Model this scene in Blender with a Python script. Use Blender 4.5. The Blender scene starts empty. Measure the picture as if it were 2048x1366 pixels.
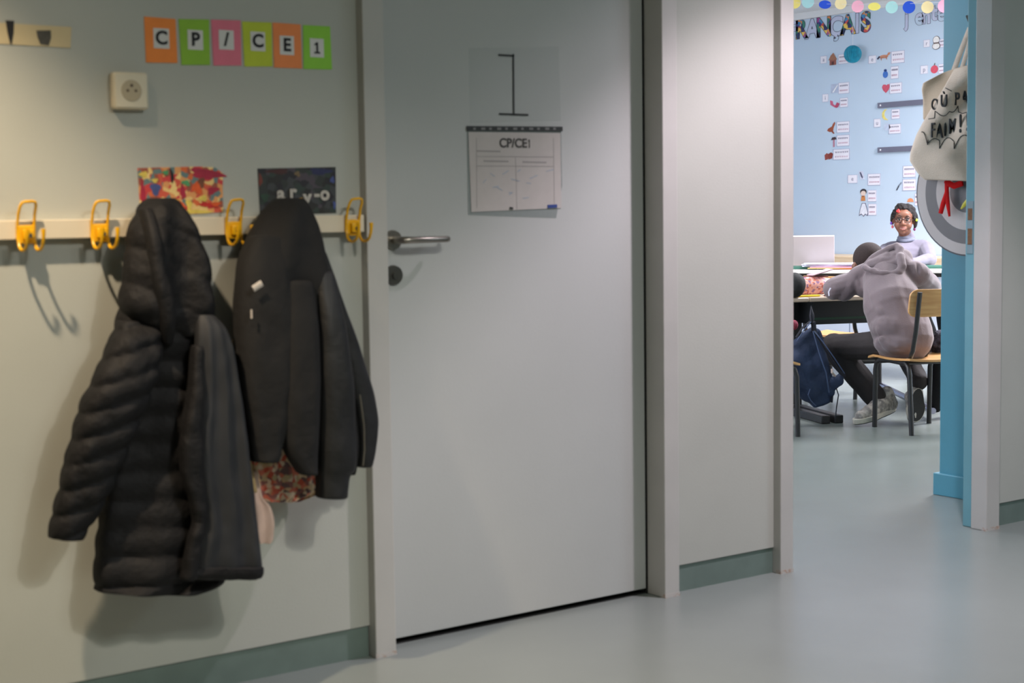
import bpy, bmesh, math, random
from mathutils import Vector, Matrix, noise, Euler
random.seed(7)
SC = bpy.context.scene
COL = SC.collection
# ------------------------------------------------------------------ camera
FPX, CX, CY, HC = 3127.0, 1024.0, 683.0, 1.13          # survey of the photograph: focal length in px, centre, eye height
M = ((0.80925757, -0.06091387, 0.58428733), (-0.58728587, -0.06009576, 0.80714547), (-0.01405316, -0.99633227, -0.0844068))
cam = bpy.data.cameras.new('camera'); co = bpy.data.objects.new('camera', cam); COL.objects.link(co)
cam.sensor_width = 36.0; cam.lens = 36.0*FPX/2048.0; cam.clip_start = 0.05
co.matrix_world = Matrix(((M[0][0], -M[0][1], -M[0][2], 0), (M[1][0], -M[1][1], -M[1][2], 0), (M[2][0], -M[2][1], -M[2][2], HC), (0, 0, 0, 1)))
cam.dof.use_dof = True; cam.dof.focus_distance = 8.3; cam.dof.aperture_fstop = 4.8
SC.camera = co
# ------------------------------------------------------------------ world, exposure
SC.view_settings.view_transform = 'Standard'; SC.view_settings.look = 'None'
SC.view_settings.gamma = 1.0; SC.view_settings.exposure = 0.0
try: SC.view_settings.use_curve_mapping = False
except Exception: pass
W = bpy.data.worlds.new('world'); SC.world = W; W.use_nodes = True
W.node_tree.nodes['Background'].inputs[0].default_value = (0.8, 0.85, 1, 1)
W.node_tree.nodes['Background'].inputs[1].default_value = 0.3
# ------------------------------------------------------------------ lights
def lamp(name, kind, loc, power, color, target=None, size=0.1, size_y=None, spot=None, blend=0.5):
    l = bpy.data.lights.new(name, kind); l.energy = power; l.color = color
    if kind == 'AREA':
        l.size = size
        if size_y: l.shape = 'RECTANGLE'; l.size_y = size_y
    else: l.shadow_soft_size = size
    if kind == 'SPOT': l.spot_size = math.radians(spot); l.spot_blend = blend
    o = bpy.data.objects.new(name, l); COL.objects.link(o); o.location = loc
    d = Vector(target)-Vector(loc) if target else Vector((0, 0, -1))
    o.rotation_euler = d.to_track_quat('-Z', 'Y').to_euler(); return o
DOWN1, DOWN2 = (0.50, 2.66, 2.54), (3.45, 2.60, 2.54)
for p, c, k, kh in ((DOWN1, (1.0, 0.79, 0.56), 295, 45), (DOWN2, (1.0, 0.86, 0.99), 222, 105)):
    lamp('downlight_beam', 'SPOT', p, k, c, size=0.035, spot=93, blend=0.42)
    lamp('downlight_halo', 'SPOT', p, kh, c, size=0.05, spot=112, blend=0.6)
lamp('added_wall_fill', 'SPOT', (1.75, 0.62, 2.47), 108, (1.0, 0.93, 0.86), target=(1.78, 3.38, 0.25), size=0.06, spot=42, blend=1.0)  # added fill that brightens the lower coat wall
lamp('corridor_fill_light', 'AREA', (1.9, 0.3, 2.53), 38, (0.90, 0.98, 0.93), size=1.2, size_y=0.6)  # added overall fill for the corridor
lamp('corridor_fill_light', 'AREA', (5.6, 1.0, 2.53), 34, (0.68, 0.86, 1.0), size=1.2, size_y=0.6)  # added cool fill for the wall right of the classroom door
lamp('classroom_panel_light', 'AREA', (8.3, 5.2, 2.55), 300, (0.99, 0.95, 1.0), size=1.2, size_y=1.2)
lamp('classroom_panel_light', 'AREA', (5.6, 6.2, 2.55), 30, (0.94, 0.95, 1.0), size=1.2, size_y=1.2)
lamp('window_daylight', 'AREA', (3.36, 6.0, 1.65), 132, (0.93, 0.93, 1.0), target=(6.8, 5.6, 1.5), size=3.2, size_y=1.4)

# ------------------------------------------------------------------ coordinates
def ray(px, py):
    v = (px-CX, py-CY, FPX); return Vector([sum(M[i][k]*v[k] for k in range(3)) for i in range(3)])
O = Vector((0, 0, HC))
def onX(px, py, X): r = ray(px, py); return O+r*(X/r[0])
def onY(px, py, Y): r = ray(px, py); return O+r*(Y/r[1])
def onZ(px, py, Z=0): r = ray(px, py); return O+r*((Z-HC)/r[2])
def D(px, py, d): return O+ray(px, py)*(d/FPX)
# ------------------------------------------------------------------ materials
def srgb(c):
    return tuple([(v/255/12.92 if v/255 <= .04045 else ((v/255+.055)/1.055)**2.4) for v in c])+(1,)
MATS = {}
def mat(name, c, rough=.6, var=0.0, scale=8, bump=0.0, bscale=60, metal=0, c2=None, spec=.5, alpha=1, kind='noise', stretch=(1, 1, 1), lo=.35, hi=.65, sheen=0):
    if name in MATS: return MATS[name]
    m = bpy.data.materials.new(name); m.use_nodes = True; nt = m.node_tree; b = nt.nodes['Principled BSDF']
    b.inputs['Roughness'].default_value = rough; b.inputs['Metallic'].default_value = metal
    b.inputs['Specular IOR Level'].default_value = spec; b.inputs['Alpha'].default_value = alpha
    if sheen: b.inputs['Sheen Weight'].default_value = sheen
    tc = nt.nodes.new('ShaderNodeTexCoord'); mp = nt.nodes.new('ShaderNodeMapping'); mp.inputs['Scale'].default_value = stretch
    nt.links.new(tc.outputs['Object'], mp.inputs[0])
    cc = srgb(c)
    if var or c2:
        if kind == 'noise':
            n = nt.nodes.new('ShaderNodeTexNoise'); n.inputs['Scale'].default_value = scale; n.inputs['Detail'].default_value = 4; out = n.outputs[0]
        else:
            n = nt.nodes.new('ShaderNodeTexVoronoi'); n.inputs['Scale'].default_value = scale; out = n.outputs['Distance']
        nt.links.new(mp.outputs[0], n.inputs['Vector'])
        r = nt.nodes.new('ShaderNodeValToRGB'); nt.links.new(out, r.inputs[0])
        r.color_ramp.elements[0].position = lo; r.color_ramp.elements[1].position = hi
        k = 1-var
        r.color_ramp.elements[0].color = srgb(c2) if c2 else (cc[0]*k, cc[1]*k, cc[2]*k, 1)
        r.color_ramp.elements[1].color = cc
        nt.links.new(r.outputs[0], b.inputs['Base Color'])
    else: b.inputs['Base Color'].default_value = cc
    if bump:
        n2 = nt.nodes.new('ShaderNodeTexNoise'); n2.inputs['Scale'].default_value = bscale; n2.inputs['Detail'].default_value = 3
        nt.links.new(mp.outputs[0], n2.inputs['Vector'])
        bp = nt.nodes.new('ShaderNodeBump'); bp.inputs['Strength'].default_value = bump; bp.inputs['Distance'].default_value = .01
        nt.links.new(n2.outputs[0], bp.inputs['Height']); nt.links.new(bp.outputs[0], b.inputs['Normal'])
    MATS[name] = m; return m
def patches(name, cols, scale, rough=.6, stretch=(1, 1, 1)):
    "flat patches of several colours: collage, patterned cloth, coloured-in letters"
    m = bpy.data.materials.new(name); m.use_nodes = True; nt = m.node_tree; b = nt.nodes['Principled BSDF']; b.inputs['Roughness'].default_value = rough
    tc = nt.nodes.new('ShaderNodeTexCoord'); mp = nt.nodes.new('ShaderNodeMapping'); mp.inputs['Scale'].default_value = stretch
    nz = nt.nodes.new('ShaderNodeTexNoise'); nz.inputs['Scale'].default_value = scale*.6
    mx = nt.nodes.new('ShaderNodeMix'); mx.data_type = 'RGBA'; mx.blend_type = 'ADD'; mx.inputs[0].default_value = 1.2/scale
    v = nt.nodes.new('ShaderNodeTexVoronoi'); v.inputs['Scale'].default_value = scale
    sp = nt.nodes.new('ShaderNodeSeparateColor'); r = nt.nodes.new('ShaderNodeValToRGB'); r.color_ramp.interpolation = 'CONSTANT'
    nt.links.new(tc.outputs['Object'], mp.inputs[0]); nt.links.new(mp.outputs[0], nz.inputs['Vector'])
    nt.links.new(mp.outputs[0], mx.inputs[6]); nt.links.new(nz.outputs['Color'], mx.inputs[7]); nt.links.new(mx.outputs[2], v.inputs['Vector'])
    nt.links.new(v.outputs['Color'], sp.inputs[0]); nt.links.new(sp.outputs[0], r.inputs[0])
    n = len(cols)
    while len(r.color_ramp.elements) < n: r.color_ramp.elements.new(.5)
    for i, c in enumerate(cols): r.color_ramp.elements[i].position = i/n
    for i, c in enumerate(cols): r.color_ramp.elements[i].color = srgb(c)
    nt.links.new(r.outputs[0], b.inputs['Base Color']); return m
def emissive(name, c, s):
    m = bpy.data.materials.new(name); m.use_nodes = True; b = m.node_tree.nodes['Principled BSDF']
    b.inputs['Base Color'].default_value = srgb(c); b.inputs['Emission Color'].default_value = srgb(c); b.inputs['Emission Strength'].default_value = s; return m
# ------------------------------------------------------------------ mesh builder
class MB:
    def __init__(s): s.v = []; s.f = []
    def add(s, v, f):
        k = len(s.v); s.v += [Vector(p) for p in v]; s.f += [tuple(i+k for i in q) for q in f]; return s
    def box(s, lo, hi, mx=None):
        x0, y0, z0 = lo; x1, y1, z1 = hi
        v = [Vector(p) for p in ((x0, y0, z0), (x1, y0, z0), (x1, y1, z0), (x0, y1, z0), (x0, y0, z1), (x1, y0, z1), (x1, y1, z1), (x0, y1, z1))]
        if mx: v = [mx @ p for p in v]
        return s.add(v, [(0, 3, 2, 1), (4, 5, 6, 7), (0, 1, 5, 4), (1, 2, 6, 5), (2, 3, 7, 6), (3, 0, 4, 7)])
    def tube(s, pts, r, n=10, closed=False, flat=1.0, up=None):
        pts = [Vector(p) for p in pts]; m = len(pts); rings = []
        rr = r if isinstance(r, (list, tuple)) else [r]*m
        u = None
        for i, p in enumerate(pts):
            a = pts[i-1] if (i > 0 or closed) else p; b = pts[(i+1) % m] if (i < m-1 or closed) else p
            t = (b-a)
            if t.length < 1e-9: t = Vector((0, 0, 1))
            t.normalize()
            if u is None:
                u = Vector(up) if up else (Vector((0, 0, 1)) if abs(t.z) < .9 else Vector((1, 0, 0)))
            u = (u-t*u.dot(t)); u.normalize(); w = t.cross(u)
            rings.append([p+u*rr[i]*math.cos(2*math.pi*k/n)*flat+w*rr[i]*math.sin(2*math.pi*k/n) for k in range(n)])
        v = [q for g in rings for q in g]; f = []
        mm = m if closed else m-1
        for i in range(mm):
            for k in range(n):
                a, b = i*n+k, i*n+(k+1) % n; c, d = ((i+1) % m)*n+(k+1) % n, ((i+1) % m)*n+k
                f.append((a, b, c, d))
        if not closed: f += [tuple(range(n))[::-1], tuple((m-1)*n+k for k in range(n))]
        return s.add(v, f)
    def prism(s, outline, mx, depth):
        "2-D outline (x,y) in the frame mx, thickened along local -z..0 -> front at z=depth"
        n = len(outline)
        v = [mx @ Vector((x, y, 0)) for x, y in outline]+[mx @ Vector((x, y, depth)) for x, y in outline]
        f = [tuple(range(n))[::-1], tuple(range(n, 2*n))]+[(i, (i+1) % n, n+(i+1) % n, n+i) for i in range(n)]
        return s.add(v, f)
    def sphere(s, c, r, n=12, m=8, mx=None):
        if not isinstance(r, (tuple, list)): r = (r, r, r)
        v = []; f = []
        for j in range(1, m):
            for i in range(n):
                a, b = 2*math.pi*i/n, math.pi*j/m
                v.append(Vector((math.cos(a)*math.sin(b)*r[0], math.sin(a)*math.sin(b)*r[1], math.cos(b)*r[2])))
        v += [Vector((0, 0, r[2])), Vector((0, 0, -r[2]))]
        for j in range(m-2):
            for i in range(n): f.append((j*n+i, (j+1)*n+i, (j+1)*n+(i+1) % n, j*n+(i+1) % n))
        t = (m-1)*n
        for i in range(n): f.append((t, i, (i+1) % n)); f.append((t+1, (m-2)*n+(i+1) % n, (m-2)*n+i))
        c = Vector(c)
        if mx: v = [mx.to_3x3() @ p for p in v]
        return s.add([p+c for p in v], f)
    def cap(s, a, b, ra, rb, n=12):
        "closed tapered capsule"
        a, b = Vector(a), Vector(b); t = (b-a); L = t.length; t.normalize()
        pts = []; rs = []
        for k in range(5): q = math.pi/2*(1-k/4); pts.append(a-t*ra*math.sin(q)); rs.append(max(ra*math.cos(q), 1e-4))
        for k in range(5): q = math.pi/2*k/4; pts.append(b+t*rb*math.sin(q)); rs.append(max(rb*math.cos(q), 1e-4))
        return s.tube(pts, rs, n)
    def build(s, name, m, parent=None, smooth=True, origin=None, bevel=0, sub=0):
        me = bpy.data.meshes.new(name)
        if origin is None and parent is None and s.v:
            xs = [p.x for p in s.v]; ys = [p.y for p in s.v]; zs = [p.z for p in s.v]
            origin = Vector(((min(xs)+max(xs))/2, (min(ys)+max(ys))/2, min(zs)))
        if parent is not None: origin = parent_loc(parent)
        o0 = Vector(origin) if origin is not None else Vector((0, 0, 0))
        me.from_pydata([p-o0 for p in s.v], [], s.f); me.update()
        bm = bmesh.new(); bm.from_mesh(me); bmesh.ops.recalc_face_normals(bm, faces=bm.faces)
        bm.to_mesh(me); bm.free()
        return link(name, me, m, parent, o0, smooth, bevel, sub)
def parent_loc(p):
    v = p.location.copy(); q = p.parent
    while q is not None: v += q.location; q = q.parent
    return v
def link(name, me, m, parent, o0, smooth=True, bevel=0, sub=0):
    o = bpy.data.objects.new(name, me); COL.objects.link(o)
    if m: me.materials.append(m)
    if parent is not None: o.parent = parent; o.location = (0, 0, 0)
    else: o.location = o0
    if smooth:
        for p in me.polygons: p.use_smooth = True
        try: me.set_sharp_from_angle(angle=math.radians(40))
        except Exception: pass
    if bevel:
        b = o.modifiers.new('bevel', 'BEVEL'); b.width = bevel; b.segments = 2; b.limit_method = 'ANGLE'; b.angle_limit = math.radians(40)
    if sub:
        b = o.modifiers.new('subsurf', 'SUBSURF'); b.levels = sub; b.render_levels = sub
    return o
def empty(name, loc): o = bpy.data.objects.new(name, None); COL.objects.link(o); o.location = loc; o.empty_display_size = .05; return o
def tag(o, label, cat, group=None, kind=None):
    o['label'] = label; o['category'] = cat
    if group: o['group'] = group
    if kind: o['kind'] = kind
    return o
def structure(name, mb, m, bevel=0, label=None):
    o = mb.build(name, m, None, smooth=False, bevel=bevel); o['kind'] = 'structure'
    if label: o['label'] = label
    return o
def copy_tree(o, parent=None, loc=None, rz=None):
    c = o.copy(); COL.objects.link(c); c.parent = parent
    if loc is not None: c.location = loc
    if rz is not None: c.rotation_euler = (0, 0, rz)
    for ch in list(o.children): copy_tree(ch, c)
    return c
def frameY(p):   # local x -> +X, y -> +Z, front -> -Y  (corridor wall)
    return Matrix(((1, 0, 0, p[0]), (0, 0, -1, p[1]), (0, 1, 0, p[2]), (0, 0, 0, 1)))
def frameX(p):   # local x -> -Y, y -> +Z, front -> -X  (classroom back wall)
    return Matrix(((0, 0, -1, p[0]), (-1, 0, 0, p[1]), (0, 1, 0, p[2]), (0, 0, 0, 1)))
def rot2(a): return Matrix.Rotation(a, 4, 'Z')
def text_obj(s, size, mx, m, name, parent, outline=0, fat=0, ext=.0006, sx=1.0, shear=0):
    cu = bpy.data.curves.new(name, 'FONT'); cu.body = s; cu.size = size; cu.align_x = 'CENTER'; cu.align_y = 'CENTER'; cu.offset = fat; cu.shear = shear
    if outline: cu.fill_mode = 'NONE'; cu.bevel_depth = outline; cu.bevel_resolution = 1
    else: cu.extrude = ext
    cu.resolution_u = 6
    t = bpy.data.objects.new(name, cu); COL.objects.link(t)
    dg = bpy.context.evaluated_depsgraph_get(); me = bpy.data.meshes.new_from_object(t.evaluated_get(dg))
    bpy.data.objects.remove(t); bpy.data.curves.remove(cu)
    pl = parent_loc(parent) if parent is not None else Vector(mx.translation)
    me.transform(Matrix.Translation(-pl) @ mx @ Matrix.Diagonal((sx, 1, 1, 1))); me.update()
    return link(name, me, m, parent, pl, smooth=False)
def blob(name, mb, m, parent, voxel=.008, smooth=4, folds=(), nz=0, nscale=14, nstretch=(1, 1, 1), quilt=None):
    "grow one continuous skin over overlapping shapes, then press folds into it"
    me = bpy.data.meshes.new(name); me.from_pydata([tuple(p) for p in mb.v], [], mb.f); me.update()
    bm = bmesh.new(); bm.from_mesh(me); bmesh.ops.recalc_face_normals(bm, faces=bm.faces); bm.to_mesh(me); bm.free()
    t = bpy.data.objects.new(name, me); COL.objects.link(t)
    r = t.modifiers.new('r', 'REMESH'); r.mode = 'VOXEL'; r.voxel_size = voxel
    if smooth: q = t.modifiers.new('s', 'SMOOTH'); q.iterations = smooth; q.factor = .5
    dg = bpy.context.evaluated_depsgraph_get(); out = bpy.data.meshes.new_from_object(t.evaluated_get(dg))
    bpy.data.objects.remove(t); bpy.data.meshes.remove(me)
    ns = [v.normal.copy() for v in out.vertices]
    fs = [(Vector(a), Vector(b), w, h) for a, b, w, h in folds]
    for i, v in enumerate(out.vertices):
        d = 0.0; p = v.co
        for a, b, w, h in fs:
            ab = b-a; k = max(0, min(1, (p-a).dot(ab)/ab.length_squared)); q = (p-(a+ab*k)).length
            if q < 3*w: d += h*math.exp(-(q/w)**2)*math.sin(math.pi*(.12+.76*k))
        if nz: d += nz*noise.noise(Vector((p.x*nscale*nstretch[0], p.y*nscale*nstretch[1], p.z*nscale*nstretch[2])))
        if quilt: d += quilt(p)
        v.co = p+ns[i]*d
    pl = parent_loc(parent) if parent is not None else Vector((0, 0, 0))
    out.transform(Matrix.Translation(-pl)); out.update(); out.materials.clear()
    return link(name, out, m, parent, pl, smooth=False) if False else _ls(name, out, m, parent, pl)
def _ls(name, me, m, parent, pl):
    o = link(name, me, m, parent, pl, smooth=False)
    me.polygons.foreach_set('use_smooth', [True]*len(me.polygons)); return o

# ================================================================== palette
wallp = mat('corridor_paint', (176, 177, 168), .45, var=.05, scale=3, bump=.05, bscale=180)
framep = mat('frame_paint', (180, 178, 172), .4, var=.06, scale=6, bump=.03, bscale=90)
doorp = mat('door_paint', (176, 178, 174), .4, var=.04, scale=2.5, bump=.03, bscale=120)
skirt = mat('skirting_vinyl', (104, 120, 112), .5, var=.12, scale=14)
floorm = mat('floor_vinyl', (119, 126, 121), .27, var=.07, scale=2.2, bump=.02, bscale=200, spec=.6)
ceilm = mat('ceiling_white', (228, 228, 228), .8, var=.02)
blue = mat('classroom_blue_paint', (199, 216, 233), .6, var=.03, scale=2)
teal = mat('teal_paint', (74, 138, 156), .4, var=.05, scale=3)
tealj = mat('teal_frame_paint', (106, 156, 166), .4, var=.08, scale=5)
scuff = mat('scuffed_paint', (165, 140, 122), .6, c2=(180, 176, 170), scale=60, lo=.45, hi=.6)
dark = mat('gap_shade', (20, 20, 18), .9, var=.1)  # near-black paint standing for shade in the gaps round the closed door
steel = mat('brushed_steel', (150, 144, 134), .32, metal=1, var=.1, scale=30)
dsteel = mat('dull_steel', (96, 94, 88), .4, metal=.8, var=.1, scale=30)
yel = mat('yellow_enamel', (226, 168, 8), .35, var=.06, scale=20)
railm = mat('rail_laminate', (214, 202, 178), .4, var=.05, scale=12)
ivory = mat('ivory_plastic', (214, 204, 180), .35, var=.02)
paperw = mat('white_paper', (238, 236, 240), .8, var=.03, scale=20)
ink = mat('black_ink', (34, 34, 36), .8, var=.1)
greyink = mat('grey_ink', (150, 146, 166), .8, var=.1)
pinkink = mat('pink_ink', (206, 176, 192), .8, var=.1)
brown = mat('brown_card', (150, 84, 64), .8, var=.15, scale=60)
ply = mat('beech_plywood', (206, 160, 104), .4, c2=(188, 138, 84), scale=7, stretch=(1, 1, 12))
plyl = mat('pale_beech', (232, 206, 172), .45, c2=(222, 190, 152), scale=7, stretch=(1, 1, 12))
blackm = mat('black_steel', (40, 38, 38), .38, var=.15, scale=30)
deskm = mat('desk_laminate', (204, 186, 166), .35, var=.04, scale=8)
deskw = mat('desk_laminate_white', (222, 218, 212), .35, var=.03, scale=8)

# ================================================================== room shell
YW, YF = 3.38, 3.35
DZ = 2.10                                                # head of the doorways
P1a, P1b = 1.987, 2.047                                   # left post of the closed door
P2a, P2b = 2.960, 3.016
P3a, P3b = 3.432, 3.487
P4a, P4b = 4.432, 4.503
CEIL, CEILC = 2.56, 2.68
structure('floor', MB().box((-3, -1.6, -.1), (9.6, 10.6, 0)), floorm)
structure('ceiling', MB().box((-3, -1.6, CEIL), (9.6, 3.48, CEIL+.1)), ceilm, label='corridor ceiling')
structure('ceiling', MB().box((3.2, 3.48, CEILC), (9.6, 10.6, CEILC+.1)), ceilm, label='classroom ceiling')
structure('wall_left', MB().box((-3, YW, .08), (P1a, YW+.1, CEIL)).box((-3, YW+.012, 0), (P1a, YW+.1, .08)), wallp)
structure('wall_middle', MB().box((P2b, YW, .08), (P3a, YW+.1, CEIL)).box((P2b, YW+.012, 0), (P3a, YW+.1, .08)), wallp)
structure('wall_right', MB().box((P4b, YW, .08), (9.6, YW+.1, CEIL)).box((P4b, YW+.012, 0), (9.6, YW+.1, .08)), wallp)
structure('wall_above_doors', MB().box((P1a, YW, DZ), (P2b, YW+.1, CEIL)).box((P3a, YW, DZ), (P4b, YW+.1, CEIL)), wallp)
structure('wall_storeroom', MB().box((1.6, 3.95, 0), (3.15, 4.0, CEIL)).box((1.6, 3.48, 0), (1.65, 3.95, CEIL)).box((3.1, 3.48, 0), (3.15, 3.95, CEIL)), wallp)
structure('wall_near', MB().box((-3, -1.7, 0), (9.6, -1.6, CEIL)), wallp)
structure('wall_corridor_start', MB().box((-3.1, -1.6, 0), (-3, 3.48, CEIL)), wallp)
structure('wall_corridor_end', MB().box((9.5, -1.6, 0), (9.6, 3.38, CEIL)), wallp)
XB = 9.5
structure('wall_back', MB().box((XB, 3.48, 0), (XB+.1, 10.6, CEILC)), blue)
structure('wall_classroom_side', MB().box((3.2, 3.48, 0), (3.3, 10.6, CEILC)), blue)
structure('wall_classroom_far', MB().box((3.3, 10.5, 0), (9.5, 10.6, CEILC)), blue)
structure('wall_pillar', MB().box((4.862, 3.48, 0), (5.35, 3.898, CEILC)), teal, bevel=.004)
structure('baseboard_left', MB().box((-3, YW+.004, 0), (P1a-.002, YW+.012, .078)), skirt)
structure('baseboard_middle', MB().box((P2b+.001, YW+.004, 0), (P3a-.001, YW+.012, .078)), skirt)
structure('baseboard_right', MB().box((P4b+.002, YW+.004, 0), (9.5, YW+.012, .078)), skirt)
structure('baseboard_pillar', MB().box((4.846, 3.48, 0), (5.36, 3.915, .086)), teal, bevel=.003)
structure('baseboard_back', MB().box((XB-.012, 3.9, 0), (XB, 10.5, .08)), teal)
# cornice where the back wall meets the ceiling
structure('trim_1', MB().box((XB-.04, 3.5, CEILC-.05), (XB, 10.5, CEILC)), ceilm)
def door_frame(n, xa, xb, xc, xd, depth):
    b = MB()
    b.box((xa, YF, 0), (xb, depth, DZ)); b.box((xc, YF, 0), (xd, depth, DZ)); b.box((xa, YF, DZ), (xd, depth, DZ+.055))
    o = structure('trim_%d' % n, b, framep, bevel=.0025)
    return o
door_frame(2, P1a, P1b, P2a, P2b, 3.428)
door_frame(3, P3a, P3b, P4a, P4b, 3.416)
structure('trim_4', MB().box((P4a+.012, 3.417, 0), (P4b, 3.460, DZ)).box((P3a, 3.417, 0), (P3b-.012, 3.460, DZ)).box((P3a, 3.417, DZ+.012), (P4b, 3.460, DZ+.055)), tealj, bevel=.003, label='teal rebated inner side of the classroom door frame')
# scuffed feet of the posts
b = MB()
for xa, xb in ((P1a, P1b), (P2a, P2b), (P3a, P3b), (P4a, P4b)):
    b.box((xa-.0006, YF-.0006, 0), (xb+.0006, YF+.02, .011))
structure('trim_5', b, scuff, label='worn brown feet of the door posts')
structure('trim_6', MB().box((P2a-.004, 3.4285, 0), (P2a, 3.44, DZ)).box((P1b, 3.4285, 0), (P1b+.004, 3.44, DZ)), dark, label='dark strips painting the shade in the gaps beside the closed door')  # shade of the side gaps painted as dark strips
# strike plate in the teal rebate
b = MB().box((P4a+.010, 3.428, .955), (P4a+.0122, 3.452, 1.135))
st = structure('trim_7', b, mat('plate_paint', (128, 150, 156), .4, var=.1), label='metal strike plate in the teal door frame')
MB().box((P4a+.0092, 3.431, 1.070), (P4a+.0099, 3.449, 1.110)).box((P4a+.0092, 3.431, .986), (P4a+.0099, 3.449, 1.041)).build('latch_hole', mat('rusty_hole', (120, 84, 50), .7, var=.3, scale=90), st)

# closed door
door1 = structure('door_1', MB().box((P1b+.004, 3.43, .015), (P2a-.004, 3.47, DZ-.004)), doorp, bevel=.002, label='closed pale grey door with a lever handle')
structure('trim_8', MB().box((P1b, 3.432, 0), (P2a, 3.60, .0012)), dark, label='dark sheet painting the shade under the closed door')  # no real sill: shade under the door laid on the floor as colour
hx, hz = P1b+.062, 1.055
h = MB().tube([(hx, 3.43, hz), (hx, 3.421, hz)], [.026, .024], 24)
h.tube([(hx, 3.425, hz), (hx, 3.385, hz), (hx+.004, 3.376, hz), (hx+.014, 3.372, hz), (hx+.05, 3.371, hz), (hx+.125, 3.372, hz), (hx+.135, 3.378, hz), (hx+.137, 3.395, hz)], [.0095, .0095, .0095, .009, .0085, .008, .008, .007], 12)
h.build('door_handle', steel, door1)
h = MB().tube([(hx, 3.43, hz-.09), (hx, 3.421, hz-.09)], [.026, .024], 24).tube([(hx, 3.421, hz-.09), (hx, 3.414, hz-.09)], [.009, .009], 12)
h.build('lock_rosette', dsteel, door1)
# teal classroom door, swung open behind the wall
d2 = structure('door_2', MB().box((3.405, 3.50, .01), (3.445, 4.42, DZ-.004)), teal, bevel=.002, label='teal classroom door swung open against the side wall')
MB().tube([(3.445, 4.35, 1.05), (3.50, 4.35, 1.05), (3.50, 4.22, 1.05)], .009, 10).build('door_handle', steel, d2)

# ceiling fixtures
for loc, lb in ((DOWN1, 'round ceiling downlight over the coat hooks'), (DOWN2, 'round ceiling downlight between the two doors')):
    e = empty('ceiling_downlight', (loc[0], loc[1], CEIL)); tag(e, lb, 'light', 'corridor downlights')
    MB().tube([(loc[0], loc[1], CEIL), (loc[0], loc[1], CEIL-.012)], [.085, .08], 28).build('rim', steel, e)
    MB().tube([(loc[0], loc[1], CEIL-.0122), (loc[0], loc[1], CEIL-.0135)], [.06, .06], 24).build('lens', emissive('lamp_lens', (255, 240, 214), 3), e)
for (x, y, z, sx, sy), lb in (((8.3, 5.2, CEILC, .62, .62), 'square ceiling light panel near the letters wall'), ((5.6, 6.2, CEILC, .62, .62), 'square ceiling light panel near the classroom door'), ((1.9, .3, CEIL, .62, .32), 'added ceiling fill panel over the corridor'), ((5.6, 1.0, CEIL, .62, .32), 'added ceiling fill panel at the far corridor')):  # both corridor panels are fixtures added for the fill lights
    e = empty('ceiling_light', (x, y, z)); tag(e, lb, 'light')
    MB().box((x-sx, y-sy, z-.018), (x+sx, y+sy, z)).build('frame', framep, e)
    MB().box((x-sx+.02, y-sy+.02, z-.0195), (x+sx-.02, y+sy-.02, z-.0182)).build('diffuser', emissive('panel_glow', (245, 248, 255), 1.5), e)

# ================================================================== coat rail and hooks
e = tag(MB().box((-1.2, 3.352, 1.079), (P1a-.006, YW, 1.121)).build('coat_rail', railm, bevel=.002), 'long pale coat rail board fixed on the left corridor wall', 'rail')
def make_hook(x):
    z0 = 1.10; y = 3.352
    root = empty('coat_hook', (x, y, z0))
    MB().box((x-.019, y-.009, z0-.030), (x+.019, y, z0+.010)).box((x-.010, y-.020, z0-.022), (x+.014, y-.009, z0+.002)).build('mounting_plate', yel, root, bevel=.003)
    for sx in (-.0175, .0175):
        arc = [(x+sx, y-a, z0+c) for a, c in ((.004, .002), (.005, -.018), (.009, -.033), (.017, -.041), (.028, -.044), (.042, -.042), (.054, -.035), (.061, -.023), (.064, -.008), (.063, .002))]
        MB().tube(arc, [.0036]*8+[.0044, .0052], 8).build('lower_prong', yel, root)
    up = [(x-.0185, y-.003, z0-.02), (x-.0185, y-.006, z0+.01), (x-.0175, y-.012, z0+.035), (x-.0160, y-.020, z0+.050), (x-.0120, y-.023, z0+.058), (x-.006, y-.024, z0+.060), (x+.010, y-.024, z0+.061), (x+.0165, y-.023, z0+.059), (x+.0185, y-.020, z0+.051), (x+.0180, y-.012, z0+.035), (x+.0180, y-.006, z0+.01), (x+.0180, y-.003, z0-.02)]
    MB().tube(up, .0033, 8).build('upper_loop', yel, root)
    MB().tube([(x+.003, y-.020, z0-.012), (x+.003, y-.023, z0-.012)], .005, 10).build('screw', dsteel, root)
    return root
hk = make_hook(1.135)
HX = [1.135, 1.300, 1.463, 1.625, 1.785, 1.945]
hl = ['yellow wire coat hook, leftmost one in view on the rail', 'bare yellow wire coat hook just left of the padded coat', 'yellow wire coat hook carrying the black padded coat', 'bare yellow wire coat hook between the two hanging coats', 'yellow wire coat hook carrying the black zip jacket', 'bare yellow wire coat hook beside the door frame']
for i, x in enumerate(HX):
    o = hk if i == 0 else copy_tree(hk, None, (x, 3.352, 1.10))
    tag(o, hl[i], 'hook', 'yellow hooks on the coat rail')

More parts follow.
